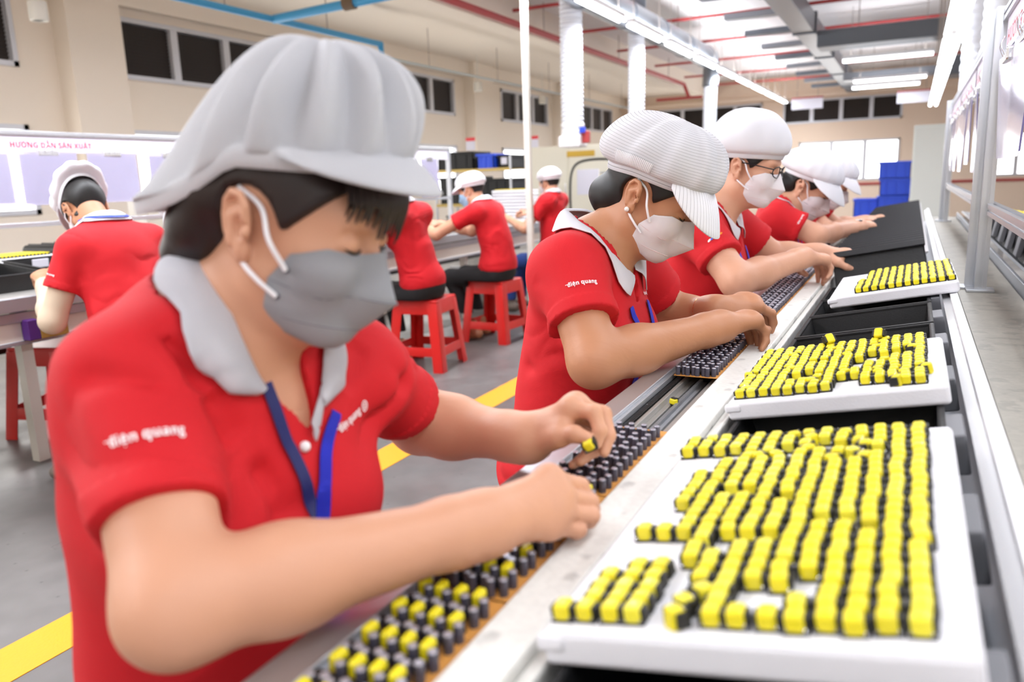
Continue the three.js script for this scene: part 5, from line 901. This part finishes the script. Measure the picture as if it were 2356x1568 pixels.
// ---------- second worker: striped cap, white mask
{
  const F = dirYP(2, -30), s = {
    label: 'worker in a striped cap with mesh panel, white mask and gold bangle', pelvis: V(-0.62, 0.53, -1.44), neck: V(-0.560, 1.03, -1.47), shR: V(-0.558, 0.985, -1.325), shL: V(-0.548, 0.98, -1.62), elR: V(-0.475, 0.84, -1.235), wrR: V(-0.318, 0.862, -1.50), elL: V(-0.47, 0.83, -1.74), wrL: V(-0.362, 0.866, -1.665), build: 1.06, arm: 1.1,
    head: fromEar(V(-0.468, 1.118, -1.43), F, undefined, 0.94), headScale: 0.94, headF: F, skin: SKIN.tan, res: 0.0065, hres: 0.0034, handRes: 0.0042, sleeveR: 0.60, sleeveL: 0.62, hem: -0.2, collarBack: 0.05, collarW: 0.05, hairExtra: [{ pts: [V(-0.52, 1.12, -1.50), V(-0.545, 1.12, -1.50), V(-0.555, 1.10, -1.5)], r: [0.05, 0.035, 0.02] }],
    handR: { dir: V(0.45, 0.02, -0.88), up: V(-0.25, 0.95, 0.1) }, handL: { dir: V(0.62, 0.1, -0.55), up: V(0.1, 0.95, 0.3), pose: { curl: CURL.work } },
    folds: [[-0.60, 0.98, -1.27, -0.53, 0.94, -1.27, 0.014, 0.005], [-0.54, 1.0, -1.36, -0.50, 0.90, -1.34, 0.016, 0.009], [-0.65, 0.74, -1.33, -0.55, 0.70, -1.36, 0.016, 0.008], [-0.67, 0.80, -1.33, -0.58, 0.78, -1.33, 0.014, 0.006], [-0.66, 0.66, -1.34, -0.55, 0.64, -1.36, 0.016, 0.007], [-0.47, 0.90, -1.42, -0.48, 0.82, -1.37, 0.016, 0.007]],
    prints: [{ arm: 0, t: 0.36, n: V(0.55, 0.25, 0.8), w: 0.064, h: 0.016, label: 'white lettering on the sleeve' }, { c: V(-0.44, 0.93, -1.52), u: V(0.3, 0.1, -0.95).normalize(), v: V(0, 1, 0), w: 0.05, h: 0.013, mat: M.printChest, label: 'white lettering on the chest' }],
    mask: M.maskWhite, seamMat: M.maskPink, cap: { top: 0.158, puff: 0.22, back: 0.028, drop: 0.012, amp: 0.05, pleats: 11, visor: 0.06, vdrop: 0.03, vslope: 0.6, vAng: 62, sag: 0.0, lift: 0.01, uv: { ul: 4.2, vl: 3.6 }, meshPatch: [1.5, 2.15, 0.03, 0.17] }, capMat: M.capStripe, visorMat: M.visorStripe, capSeg: 120,
    extra: ({ add, H, arms }) => {
      const a = arms[1], c = a.wr.clone().lerp(a.el, 0.28), d = V().subVectors(a.wr, a.el).normalize(), q = new THREE.Quaternion().setFromUnitVectors(V(0, 0, 1), d);
      const br = []; for (const o of [-0.006, 0.006]) { const t = new THREE.TorusGeometry(0.034, 0.0022, 8, 30); t.applyQuaternion(q); t.translate(c.x + d.x * o, c.y + d.y * o, c.z + d.z * o); br.push(t); } const b1 = add('bangle', br[0], M.gold); add('bangle', br[1], M.gold);
      const e = H(-0.010, -0.034, 0.0845); add('earring', new THREE.SphereGeometry(0.0048, 12, 10).translate(e.x, e.y, e.z), M.pearl);
      const rg = arms[1].ch[3], rc = rg[0].clone().lerp(rg[1], 0.5), rd = V().subVectors(rg[1], rg[0]).normalize(), t = new THREE.TorusGeometry(0.0108, 0.0016, 6, 20); t.applyQuaternion(new THREE.Quaternion().setFromUnitVectors(V(0, 0, 1), rd)); t.translate(rc.x, rc.y, rc.z); add('ring', t, M.gold);
    },
  }; s.lanyard = genLan(s, 0.14); worker(s);
}
// ---------- third worker: glasses
{
  const F = dirYP(6, -12), s = {
    label: 'worker wearing glasses and a smooth white cap, third along the near line', pelvis: V(-0.61, 0.53, -2.4), neck: V(-0.548, 1.055, -2.44), shR: V(-0.55, 1.0, -2.27), shL: V(-0.53, 1.0, -2.60), elR: V(-0.42, 0.86, -2.19), wrR: V(-0.285, 0.895, -2.50), elL: V(-0.40, 0.875, -2.70), wrL: V(-0.262, 0.885, -2.74), build: 1.1, arm: 1.12, head: fromEar(V(-0.468, 1.168, -2.395), F, undefined, 0.94), headScale: 0.94, headF: F, skin: SKIN.fair, res: 0.009, hres: 0.0046, handRes: 0.0055, sleeveR: 0.62, sleeveL: 0.62, hem: -0.2, trousers: M.jeans,
    handR: { dir: V(0.45, -0.15, -0.8), up: V(-0.2, 0.95, 0.1) }, handL: { dir: V(0.75, -0.05, -0.35), up: V(-0.1, 0.95, 0.1) }, folds: [[-0.62, 0.96, -2.2, -0.5, 0.94, -2.2, 0.018, 0.006], [-0.52, 0.98, -2.33, -0.48, 0.88, -2.3, 0.018, 0.009], [-0.66, 0.78, -2.28, -0.54, 0.74, -2.28, 0.02, 0.008]],
    prints: [{ arm: 0, t: 0.42, n: V(0.5, 0.2, 0.85), w: 0.055, h: 0.014, mat: M.printColour, label: 'small multicoloured emblem on the sleeve' }],
    mask: M.maskWhite, seamMat: M.maskPink, cap: { top: 0.18, puff: 0.22, back: 0.02, drop: 0.0, amp: 0.012, pleats: 9, visor: 0, sag: 0.0, y0: 0.04 },
    extra: ({ add, H }) => {
      for (const sg of [1, -1]) { const lens = []; for (let i = 0; i <= 18; i++) { const t = i / 18 * 6.283; lens.push(H(0.104 - 0.010 * Math.abs(Math.cos(t)) * (Math.cos(t) > 0 ? 1 : 0.2), 0.0 + 0.017 * Math.sin(t), sg * (0.034 + 0.025 * Math.cos(t)))); } add('lens_rim', tube(lens.slice(0, -1), 0.0017, 40, 6, true), M.frame); add('temple_arm', tube([H(0.095, 0.008, sg * 0.058), H(0.05, 0.012, sg * 0.073), H(0.0, 0.014, sg * 0.079)], 0.002, 16, 6), M.frame); }
      add('bridge', tube([H(0.104, 0.002, 0.01), H(0.108, 0.005, 0), H(0.104, 0.002, -0.01)], 0.0016, 10, 6), M.frame);
    },
  }; s.lanyard = genLan(s, 0.15); worker(s);
}
// ---------- fourth and fifth workers
{
  const F = dirYP(5, -28), s = { label: 'worker with a dark ponytail reaching far across the conveyor', pelvis: V(-0.60, 0.53, -3.4), neck: V(-0.49, 1.015, -3.46), shR: V(-0.48, 0.97, -3.31), shL: V(-0.48, 0.975, -3.62), elR: V(-0.33, 0.90, -3.32), wrR: V(-0.20, 0.905, -3.76), elL: V(-0.36, 0.87, -3.72), wrL: V(-0.24, 0.89, -3.88), head: V(-0.395, 1.085, -3.52), headF: F, skin: SKIN.fair, res: 0.011, hres: 0.006, handRes: 0.0065, hem: -0.2, sleeveR: 0.62, handR: { dir: V(0.3, 0, -0.9), pose: { curl: CURL.relax } }, mask: M.maskWhite, cap: { top: 0.15, puff: 0.2, back: 0.03, drop: 0.0, amp: 0.02, visor: 0.07, vdrop: 0.03, vslope: 0.5, sag: 0 }, capSeg: 72,
    hairExtra: [{ pts: [V(-0.47, 1.10, -3.50), V(-0.52, 1.10, -3.49), V(-0.56, 1.05, -3.48), V(-0.575, 0.99, -3.47)], r: [0.05, 0.045, 0.03, 0.012] }], prints: [{ arm: 0, t: 0.5, n: V(0.3, 0.5, 0.8), w: 0.055, h: 0.014 }],
    extra: ({ add, arms }) => { const a = arms[0], c = a.wr.clone().lerp(a.el, 0.1), d = V().subVectors(a.wr, a.el).normalize(), q = new THREE.Quaternion().setFromUnitVectors(V(0, 1, 0), d); const t = new THREE.CylinderGeometry(0.03, 0.031, 0.016, 20, 1, true); t.applyQuaternion(q); t.translate(c.x, c.y, c.z); const w = add('wristwatch', t, M.chrome); const f = new THREE.CylinderGeometry(0.014, 0.014, 0.007, 18); f.translate(c.x + 0.01, c.y + 0.03, c.z); add('watch_face', f, M.chrome, w); } };
  s.lanyard = genLan(s); worker(s);
  const F5 = dirYP(4, -24); worker({ label: 'last worker on the near line, partly hidden by the ponytail worker', pelvis: V(-0.60, 0.53, -4.25), neck: V(-0.48, 1.02, -4.3), shR: V(-0.48, 0.975, -4.15), shL: V(-0.48, 0.975, -4.46), elR: V(-0.36, 0.86, -4.12), wrR: V(-0.22, 0.88, -4.4), elL: V(-0.36, 0.86, -4.5), wrL: V(-0.22, 0.88, -4.6), head: V(-0.385, 1.09, -4.33), headF: F5, skin: SKIN.fair, res: 0.012, hres: 0.007, handRes: 0.008, hem: -0.2, mask: M.maskWhite, cap: { top: 0.15, puff: 0.2, back: 0.02, drop: 0, visor: 0.07, vdrop: 0.03, vslope: 0.4, sag: 0 }, capSeg: 72 });
}
// ---------- workers of the far bench
const bw = { headScale: 0.95, res: 0.012, hres: 0.007, handRes: 0.008, capSeg: 72, bust: 0.045 };
{
  const F = dirYP(196, -52);
  worker({ ...bw, res: 0.009, label: 'worker seen from behind with a blue striped white collar and beige arm sleeve', pelvis: V(-2.60, 0.53, -1.94), neck: V(-2.76, 1.03, -1.98), shR: V(-2.70, 0.965, -2.14), shL: V(-2.72, 0.965, -1.83), elL: V(-2.76, 0.71, -1.73), wrL: V(-2.98, 0.82, -1.86), elR: V(-2.86, 0.76, -2.24), wrR: V(-3.1, 0.84, -2.1), head: V(-2.87, 1.095, -2.0), headF: F, headU: V(0, 1, 0), skin: SKIN.tan, hem: -0.06, build: 1.12, hunch: 0.05, collarStripe: true, sleeveL: 0.58, bust: 0, mask: M.maskWhite, hairGrow: 0.011, collarW: 0.06, cap: { top: 0.17, puff: 0.26, back: 0.03, drop: -0.03, tilt: -0.012, y0: 0.055, amp: 0.07, pleats: 12, visor: 0.03, sag: 0 },
    prints: [{ arm: 1, t: 0.42, n: V(0.0, 0.1, 1), w: 0.05, h: 0.013 }], folds: [[-2.66, 0.92, -1.82, -2.6, 0.86, -1.95, 0.018, 0.008], [-2.68, 0.88, -1.8, -2.58, 0.78, -1.9, 0.02, 0.008]],
    extra: ({ add, arms }) => { const a = arms[1]; const f = inter(grow(a.arm, 0.003), plane(a.shd.clone().lerp(a.el, 0.4), a.d.clone().multiplyScalar(-1)), 0.002), [lo, hi] = bounds([a.shd, a.el, a.wr], 0.06); add('arm_sleeve', netMesh(f, lo, hi, 0.007), std(0xcbb79f, 0.8), undefined, 'beige sun sleeve'); } });
}
worker({ ...bw, label: 'worker bowed low beyond the striped collar, only face edge and cap showing', pelvis: V(-2.70, 0.53, -2.75), neck: V(-2.92, 0.99, -2.68), shR: V(-2.86, 0.94, -2.83), shL: V(-2.86, 0.94, -2.52), elL: V(-2.96, 0.75, -2.5), wrL: V(-3.15, 0.83, -2.55), elR: V(-2.96, 0.75, -2.86), wrR: V(-3.15, 0.83, -2.8), head: V(-3.02, 1.07, -2.62), headF: dirYP(165, -45), skin: SKIN.fair, hem: -0.05, mask: M.maskWhite, cap: { visor: 0.05, drop: 0, sag: 0 } });
worker({ ...bw, label: 'worker sitting straight-backed on the nearest full red stool, face hidden by a white visor', pelvis: V(-2.70, 0.535, -4.08), neck: V(-2.79, 1.03, -4.0), shL: V(-2.75, 0.975, -3.85), shR: V(-2.75, 0.975, -4.17), elL: V(-2.95, 0.80, -3.78), wrL: V(-3.15, 0.86, -3.85), elR: V(-2.95, 0.78, -4.22), wrR: V(-3.15, 0.85, -4.15), head: V(-2.87, 1.10, -4.01), headF: dirYP(186, -35), skin: SKIN.fair, hem: -0.02, mask: M.maskWhite, lanyard: null, cap: { visor: 0.05, drop: 0, sag: 0 }, kneeL: V(-3.05, 0.47, -3.98), kneeR: V(-3.05, 0.47, -4.2), ankleL: V(-2.98, 0.10, -4.0), ankleR: V(-2.98, 0.10, -4.2), crop: 0.2, shoe: SKIN.tan });
worker({ ...bw, label: 'worker in profile with a light blue mask and arm stretched to the bench', pelvis: V(-2.66, 0.535, -5.0), neck: V(-2.77, 1.0, -4.97), shL: V(-2.74, 0.945, -4.82), shR: V(-2.74, 0.945, -5.12), elL: V(-3.0, 0.80, -4.72), wrL: V(-3.22, 0.86, -4.82), elR: V(-2.98, 0.79, -5.2), wrR: V(-3.2, 0.85, -5.1), head: V(-2.845, 1.095, -4.98), headF: dirYP(178, -16), skin: SKIN.light, hem: -0.03, bust: 0, hunch: 0.045, sleeveL: 0.5, mask: M.maskBlue, cap: { top: 0.14, puff: 0.16, back: 0.01, drop: 0, amp: 0.01, visor: 0.06, vdrop: 0.02, sag: 0, y0: 0.04 }, kneeL: V(-3.02, 0.47, -4.92), kneeR: V(-3.02, 0.47, -5.15), ankleL: V(-2.88, 0.10, -4.98), ankleR: V(-2.9, 0.10, -5.15), crop: 0.2, shoe: SKIN.tan });
worker({ ...bw, label: 'farthest seated worker in blue jeans, back turned beside the cream cabinet', pelvis: V(-2.78, 0.535, -6.3), neck: V(-2.82, 1.03, -6.33), shL: V(-2.8, 0.975, -6.17), shR: V(-2.8, 0.975, -6.49), elL: V(-2.95, 0.75, -6.05), wrL: V(-3.15, 0.83, -6.15), elR: V(-2.95, 0.82, -6.62), wrR: V(-3.15, 0.86, -6.6), head: V(-2.84, 1.12, -6.35), headF: dirYP(200, -12), skin: SKIN.light, hem: -0.03, bust: 0, trousers: M.jeans, mask: M.maskWhite, cap: { top: 0.15, puff: 0.2, back: 0.01, drop: 0, amp: 0.01, visor: 0, sag: 0 } });
// ================= far bench with its document board =================
{
  const o = thing('work_bench', 'long steel work bench of the second line with layered front rails', 'bench', [-3.8, 0, -4.6]);
  part('table_top', rbox(-0.6, 0.58, 0.735, 0.76, -3.4, 4.2, 0.003, 1), M.steel, o);
  part('front_rail', [rbox(0.555, 0.595, 0.70, 0.757, -3.4, 4.2, 0.004, 2), rbox(0.56, 0.585, 0.655, 0.695, -3.4, 4.2, 0.003, 1)], M.aluDull, o); part('lower_panel', rbox(0.55, 0.57, 0.575, 0.655, -3.4, 4.2, 0.003, 1), M.offWhite, o); part('lower_rail', rbox(0.54, 0.575, 0.56, 0.578, -3.4, 4.2, 0.003, 1), M.aluDull, o);
  part('under_shelf', rbox(-0.5, -0.16, 0.40, 0.44, -3.4, 4.2, 0.004, 1), M.blackPart, o);
  for (const z of [-3.2, -1.2, 0.8, 2.6, 4.0]) for (const x of [-0.5, 0.38]) part('leg', box(x - 0.025, x + 0.025, 0, 0.74, z - 0.025, z + 0.025), M.offWhite, o);
  const bx = thing('control_box', 'small control box with purple and brass halves under the left bench edge', 'box', [-3.2, 0.578, -1.94]);
  part('brass_half', rbox(-0.03, 0.02, 0, 0.085, -0.12, -0.0, 0.004, 1), std(0xa88a45, 0.4, 0.5), bx); part('purple_half', rbox(-0.03, 0.018, 0, 0.085, 0.0, 0.05, 0.004, 1), std(0x4b1f6e, 0.4), bx);
  part('dial', [cyl(V(0.02, 0.045, -0.045), V(0.026, 0.045, -0.045), 0.022, 0.022, 18)], std(0x6f5b2a, 0.4, 0.4), bx); part('dial', [cyl(V(0.02, 0.045, -0.1), V(0.026, 0.045, -0.1), 0.012, 0.012, 14)], std(0x6f5b2a, 0.4, 0.4), bx);
}
function docBoard(z0, z1, label, lettered) {
  const L = z0 - z1, o = thing('document_board', label, 'sign board', [-4.0, 0.76, (z0 + z1) / 2]), P = (y, z) => V(0, y - 0.76, z);
  part('top_rail', rbox(-0.02, 0.02, 0.70, 0.722, -L / 2, L / 2, 0.004, 1), M.alu, o); part('title_panel', box(-0.012, 0.008, 0.615, 0.70, -L / 2, L / 2), M.signWhite, o);
  if (lettered) { const g = new THREE.PlaneGeometry(0.50, 0.062); g.rotateY(Math.PI / 2); g.translate(0.0095, 0.658, (z0 + z1) / 2 * -1 - 2.665); part('title_lettering', g, M.signText, o, 'red capitals on the white strip'); }
  part('middle_rail', rbox(-0.015, 0.015, 0.245, 0.27, -L / 2, L / 2, 0.004, 1), M.alu, o);
  for (const z of [-L / 2, L / 2]) part('post', profile(P(0.76, z), P(1.48, z), 0.035), M.alu, o); return o;
}
docBoard(-1.2, -4.4, 'document board over the left bench, lettered in red capitals', true); docBoard(-5.1, -6.58, 'document board standing between the bench and the crate rack', false);
[[-2.6, 0, 0.255, 'paper sheet under a wide steel clip on the left document board', true], [-2.965, 1, 0.255, 'paper sheet under a wire clip right of the wide clip'], [-3.35, 2, 0.25, 'paper sheet half hidden behind the big white cap'], [-2.25, 2, 0.25, 'paper sheet at the very left edge of the picture'], [-5.75, 1, 0.3, 'tall paper sheet nearest the camera on the far document board'], [-6.2, 2, 0.33, 'tall framed sheet beside the grey post of the far board']].forEach(([z, k, h, label]) => sheetDoc([-3.975, 1.378, z], 0, z < -5 ? 0.30 : 0.31, h, k, label, 'sheets on the far boards'));
// bins and trays on the bench
[[-1.95, 'open black bin at the left edge of the far bench'], [-2.3, 'open black bin with a paper slip beside the striped collar worker']].forEach(([z, label], i) => {
  const o = thing('parts_bin', label, 'bin', [-3.55, 0.855, z], 0, 'black bins on the far bench'), bg = binGeo(0.36, 0.30, 0.09); o.rotation.z = -0.1; part('body', bg[0], M.bin, o); part('rim', bg[1], M.bin, o);
  if (i) { part('paper_slip', rbox(-0.175, -0.17, -0.05, -0.01, -0.06, 0.02, 0.002, 1), M.paper, o); const s2 = []; reseed(9); for (let k = 0; k < 60; k++) { const b = box(-0.01, 0.01, -0.003, 0.003, -0.006, 0.006); b.rotateY(rnd() * 3); b.rotateZ(rnd() - 0.5); b.translate(rnd() * 0.28 - 0.12, -0.08 + rnd() * 0.02, rnd() * 0.22 - 0.11); s2.push(b); } part('green_chips', s2, std(0x2f7a58, 0.4), o).userData.kind = 'stuff'; }
});
{
  const o = thing('parts_bin', 'upturned black ribbed bin behind the open ones on the far bench', 'bin', [-4.25, 0.76, -2.85]); part('body', rbox(-0.17, 0.17, 0, 0.135, -0.2, 0.2, 0.03, 3), M.bin, o); for (let i = 0; i < 5; i++) part('rib', rbox(-0.165, 0.176, 0.02, 0.139, -0.15 + i * 0.075 - 0.006, -0.15 + i * 0.075 + 0.006, 0.004, 1), M.bin, o);
  const t = thing('foam_tray', 'white foam tray of yellow parts at the far left of the bench', 'tray', [-4.1, 0.83, -2.33]); part('slab', rbox(-0.15, 0.15, 0, 0.03, -0.25, 0.25, 0.008, 2), M.foam, t); part('foot', rbox(-0.12, 0.12, -0.07, 0, -0.2, 0.2, 0.01, 1), M.foam, t);
  const list = []; for (let r = 0; r < 22; r++) for (let c = 0; c < 12; c++) list.push(new THREE.Matrix4().makeTranslation(-4.1 - 0.11 + c * 0.019, 0.86, -2.33 - 0.21 + r * 0.019)); stuffTray(list, 'yellow parts crowded on the foam tray at the far left');
  const dr = [['small parts cabinet of pale drawers behind the front worker\'s cap', -3.45], ['second small parts cabinet of pale drawers nearer the window', -3.72]];
  for (const [label, z] of dr) { const b = thing('drawer_cabinet', label, 'drawers', [-4.3, 0.76, z]); part('shell', rbox(-0.08, 0.08, 0, 0.36, -0.12, 0.12, 0.006, 1), M.offWhite, b); for (let r = 0; r < 6; r++) for (let c = 0; c < 2; c++) part('drawer', rbox(0.078, 0.09, 0.015 + r * 0.056, 0.062 + r * 0.056, -0.11 + c * 0.112, -0.002 + c * 0.112, 0.003, 1), std(0xd9d3c2, 0.5), b); }
  // black pcs on the far bench in front of the seated workers
  [[-3.55, -4.5, 'low black bin between the two seated workers of the far bench'], [-3.5, -5.6, 'low black bin beyond the worker in profile'], [-3.6, -3.6, 'low black bin behind the straight-backed worker']].forEach(([x, z, label]) => { const b = thing('parts_bin', label, 'bin', [x, 0.84, z], 0, 'low bins on the far bench'), bg = binGeo(0.3, 0.4, 0.075); part('body', bg[0], M.bin, b); part('rim', bg[1], M.bin, b); });
}
// ---------- crate rack
{
  const o = thing('crate_rack', 'wire rack with brass coloured shelves behind the far bench', 'rack', [-4.75, 0, -8.6]), brass = std(0xb09a5e, 0.35, 0.7);
  for (const x of [-0.52, 0.52]) for (const z of [-0.25, 0.25]) part('upright', cyl(V(x, 0, z), V(x, 1.45, z), 0.014, 0.014, 10), M.alu, o);
  for (const y of [0.45, 0.88, 1.29]) part('shelf', [box(-0.52, 0.52, y, y + 0.012, -0.25, 0.25), rbox(-0.52, 0.52, y - 0.012, y + 0.025, 0.24, 0.265, 0.004, 1)], brass, o);
  part('caster_rail', rbox(-0.52, 0.52, 0.08, 0.11, -0.02, 0.02, 0.004, 1), M.alu, o);
}
function crate(x, y, z, w, h, d, mat, label, group) {
  const o = thing('storage_crate', label, 'crate', [x, y, z], 0, group), t = 0.012;
  part('body', [box(-w / 2, w / 2, 0, t, -d / 2, d / 2), box(-w / 2, -w / 2 + t, 0, h, -d / 2, d / 2), box(w / 2 - t, w / 2, 0, h, -d / 2, d / 2), box(-w / 2, w / 2, 0, h, -d / 2, -d / 2 + t), box(-w / 2, w / 2, 0, h, d / 2 - t, d / 2)], mat, o);
  part('rim', [rbox(-w / 2 - 0.012, w / 2 + 0.012, h - 0.03, h, d / 2 - 0.005, d / 2 + 0.014, 0.004, 1), rbox(-w / 2 - 0.012, w / 2 + 0.012, h - 0.03, h, -d / 2 - 0.014, -d / 2 + 0.005, 0.004, 1), rbox(-w / 2 - 0.014, -w / 2 + 0.004, h - 0.03, h, -d / 2, d / 2, 0.004, 1), rbox(w / 2 - 0.004, w / 2 + 0.014, h - 0.03, h, -d / 2, d / 2, 0.004, 1)], mat, o);
  for (let i = 0; i < 3; i++) part('rib', rbox(-w * 0.3 + i * w * 0.3 - 0.006, -w * 0.3 + i * w * 0.3 + 0.006, 0.01, h - 0.03, d / 2 - 0.002, d / 2 + 0.009, 0.003, 1), mat, o); return o;
}
crate(-5.0, 1.302, -8.6, 0.5, 0.22, 0.42, M.bin, 'wide black crate on the top shelf of the rack', 'crates on the rack'); crate(-4.56, 1.302, -8.55, 0.22, 0.18, 0.4, M.blueCrate, 'bright blue crate on the top shelf of the rack', 'crates on the rack');
const ce = crate(-4.33, 1.302, -8.6, 0.17, 0.16, 0.4, M.bin, 'narrow black crate with a white spot at the end of the rack', 'crates on the rack'); part('label', rbox(-0.04, 0.04, 0.05, 0.13, 0.21, 0.214, 0.002, 1), M.paper, ce);
crate(-4.98, 0.892, -8.6, 0.5, 0.33, 0.42, M.bin, 'tall black crate on the middle shelf of the rack', 'crates on the rack'); crate(-4.45, 0.892, -8.6, 0.4, 0.3, 0.42, M.bin, 'second tall black crate on the middle shelf of the rack', 'crates on the rack'); crate(-4.75, 0.462, -8.6, 0.8, 0.3, 0.42, M.bin, 'broad black crate on the lowest shelf of the rack', 'crates on the rack');
for (let i = 0; i < 10; i++) { const o = single('foam_sheet', rbox(-0.19, 0.19, 0, 0.024, -0.15, 0.15, 0.006, 1), M.foam, i === 9 ? 'topmost white tray of the tall stack behind the worker in profile' : 'white tray inside the tall stack behind the worker in profile', 'tray', 'stacked white trays'); o.position.set(-3.55, 0.762 + i * 0.031, -7.1); o.rotation.y = 0.03 * Math.sin(i * 3); }
{
  const t = single('yellow_sheet', rbox(-0.17, 0.1, 0, 0.006, -0.12, 0.12, 0.002, 1), std(0xe2c83c, 0.5), 'thin yellow sheet on top of the white tray stack', 'sheet'); t.position.set(-3.55, 1.069, -7.1);
  const o = thing('cream_cabinet', 'large cream equipment cabinet with a gold plaque beyond the far bench', 'cabinet', [-4.35, 0, -10.8]), cream = std(0xe9e4d2, 0.5);
  part('body', rbox(-0.68, 0.58, 0.06, 1.62, -0.3, 0.3, 0.012, 2), cream, o); part('door', rbox(-0.66, -0.06, 0.1, 1.58, 0.298, 0.312, 0.006, 1), cream, o); part('door', rbox(-0.03, 0.56, 0.1, 1.58, 0.298, 0.312, 0.006, 1), cream, o);
  part('plaque', rbox(-0.06, 0.36, 1.46, 1.54, 0.31, 0.318, 0.004, 1), std(0xd9b24a, 0.35, 0.4), o, 'gold plaque'); part('plinth', box(-0.66, 0.56, 0, 0.06, -0.28, 0.28), M.blackPart, o); part('handle', cyl(V(-0.08, 0.9, 0.335), V(-0.08, 1.1, 0.335), 0.01, 0.01, 8), M.chrome, o);
  const c = thing('trolley', 'dark tube framed trolley holding a white panel before the cream cabinet', 'trolley', [-3.62, 0, -9.6]); 
  part('frame', tube([[-0.35, 0.1, 0], [-0.35, 1.25, 0], [-0.25, 1.36, 0], [0.25, 1.36, 0], [0.35, 1.25, 0], [0.35, 0.1, 0]], 0.016, 60, 8), M.blackWire, c); part('panel', rbox(-0.28, 0.02, 0.95, 1.27, -0.01, 0.01, 0.004, 1), M.paper, c); for (const y of [0.2, 0.6, 0.95, 1.1, 1.22]) part('crossbar', cyl(V(0.04, y, 0), V(0.35, y, 0), 0.01, 0.01, 8), M.aluDull, c); part('base', rbox(-0.36, 0.36, 0.06, 0.1, -0.25, 0.25, 0.01, 1), M.blackWire, c); for (const x of [-0.32, 0.32]) for (const z of [-0.2, 0.2]) part('caster', cyl(V(x - 0.012, 0.03, z), V(x + 0.012, 0.03, z), 0.03, 0.03, 12), M.blackWire, c);
  for (const [x, y, z, l] of [[-5.35, 1.60, -9.4, 'red and white notice tag standing above the crate rack'], [-4.95, 1.64, -10.55, 'red and white notice tag on top of the cream cabinet']]) { const n = thing('notice_tag', l, 'sign', [x, y, z]); part('panel', rbox(-0.07, 0.07, -0.02, 0.10, -0.004, 0.004, 0.002, 1), M.paper, n); part('red_head', rbox(-0.07, 0.07, 0.10, 0.145, -0.005, 0.005, 0.002, 1), std(0xe0303a, 0.5), n); part('stake', cyl(V(0, y > 1.62 ? -0.02 : -y, 0), V(0, 0.05, -0.006), 0.006, 0.006, 6), M.alu, n); }
  // by the back wall
  const w = thing('steel_locker', 'tall white steel locker at the end of the near line', 'cabinet', [0.2, 0, -12.2]), lm = std(0xdfe2dc, 0.45);
  part('body', rbox(-0.24, 0.24, 0.04, 1.70, -0.2, 0.2, 0.008, 2), lm, w); part('door', rbox(-0.22, 0.22, 0.08, 1.67, 0.198, 0.21, 0.005, 1), lm, w); part('handle', rbox(0.14, 0.16, 0.85, 0.98, 0.208, 0.23, 0.004, 1), M.chrome, w); part('plinth', box(-0.22, 0.22, 0, 0.04, -0.18, 0.18), M.blackPart, w);
  for (let i = 0; i < 5; i++) crate(-0.26 + (i % 2) * 0.02, 0.005 + i * 0.25, -13.2, 0.42, 0.245, 0.4, M.blueCrate, ['bottom', 'second', 'third', 'fourth', 'topmost'][i] + ' blue crate of the stack beside the white locker', 'stacked blue crates');
  crate(-0.62, 0.005, -13.3, 0.4, 0.35, 0.4, M.blueCrate, 'lower blue crate left of the tall blue stack', 'stacked blue crates'); crate(-0.60, 0.36, -13.3, 0.4, 0.35, 0.4, M.blueCrate, 'upper blue crate left of the tall blue stack', 'stacked blue crates');
  for (const [x, z, n] of [[-2.05, -17.6, 'left'], [-0.1, -17.8, 'right']]) { const s = thing('hanging_sign', 'small white red-lined sign hung near the back wall, ' + n + ' one', 'sign', [x, 2.52, z]); part('panel', rbox(-0.3, 0.3, -0.12, 0.12, -0.01, 0.01, 0.004, 1), M.signWhite, s); part('red_line', box(-0.3, 0.3, 0.09, 0.12, 0.0101, 0.012), M.redPipe, s); part('cord', cyl(V(-0.2, 0.12, 0), V(-0.2, 0.93, 0), 0.004, 0.004, 6), M.ironRod, s); part('cord', cyl(V(0.2, 0.12, 0), V(0.2, 0.93, 0), 0.004, 0.004, 6), M.ironRod, s); }
  // ribbed hose and lamp column beside the near board
  for (const [x, z, n] of [[0.31, -4.7, 'nearer'], [0.25, -5.3, 'farther']]) ribbed(x, z, 1.6, RH, 0.055, 'slim white ribbed hose above the near document board, ' + n + ' one');
}
sh(scene);
renderer.render(scene, camera);
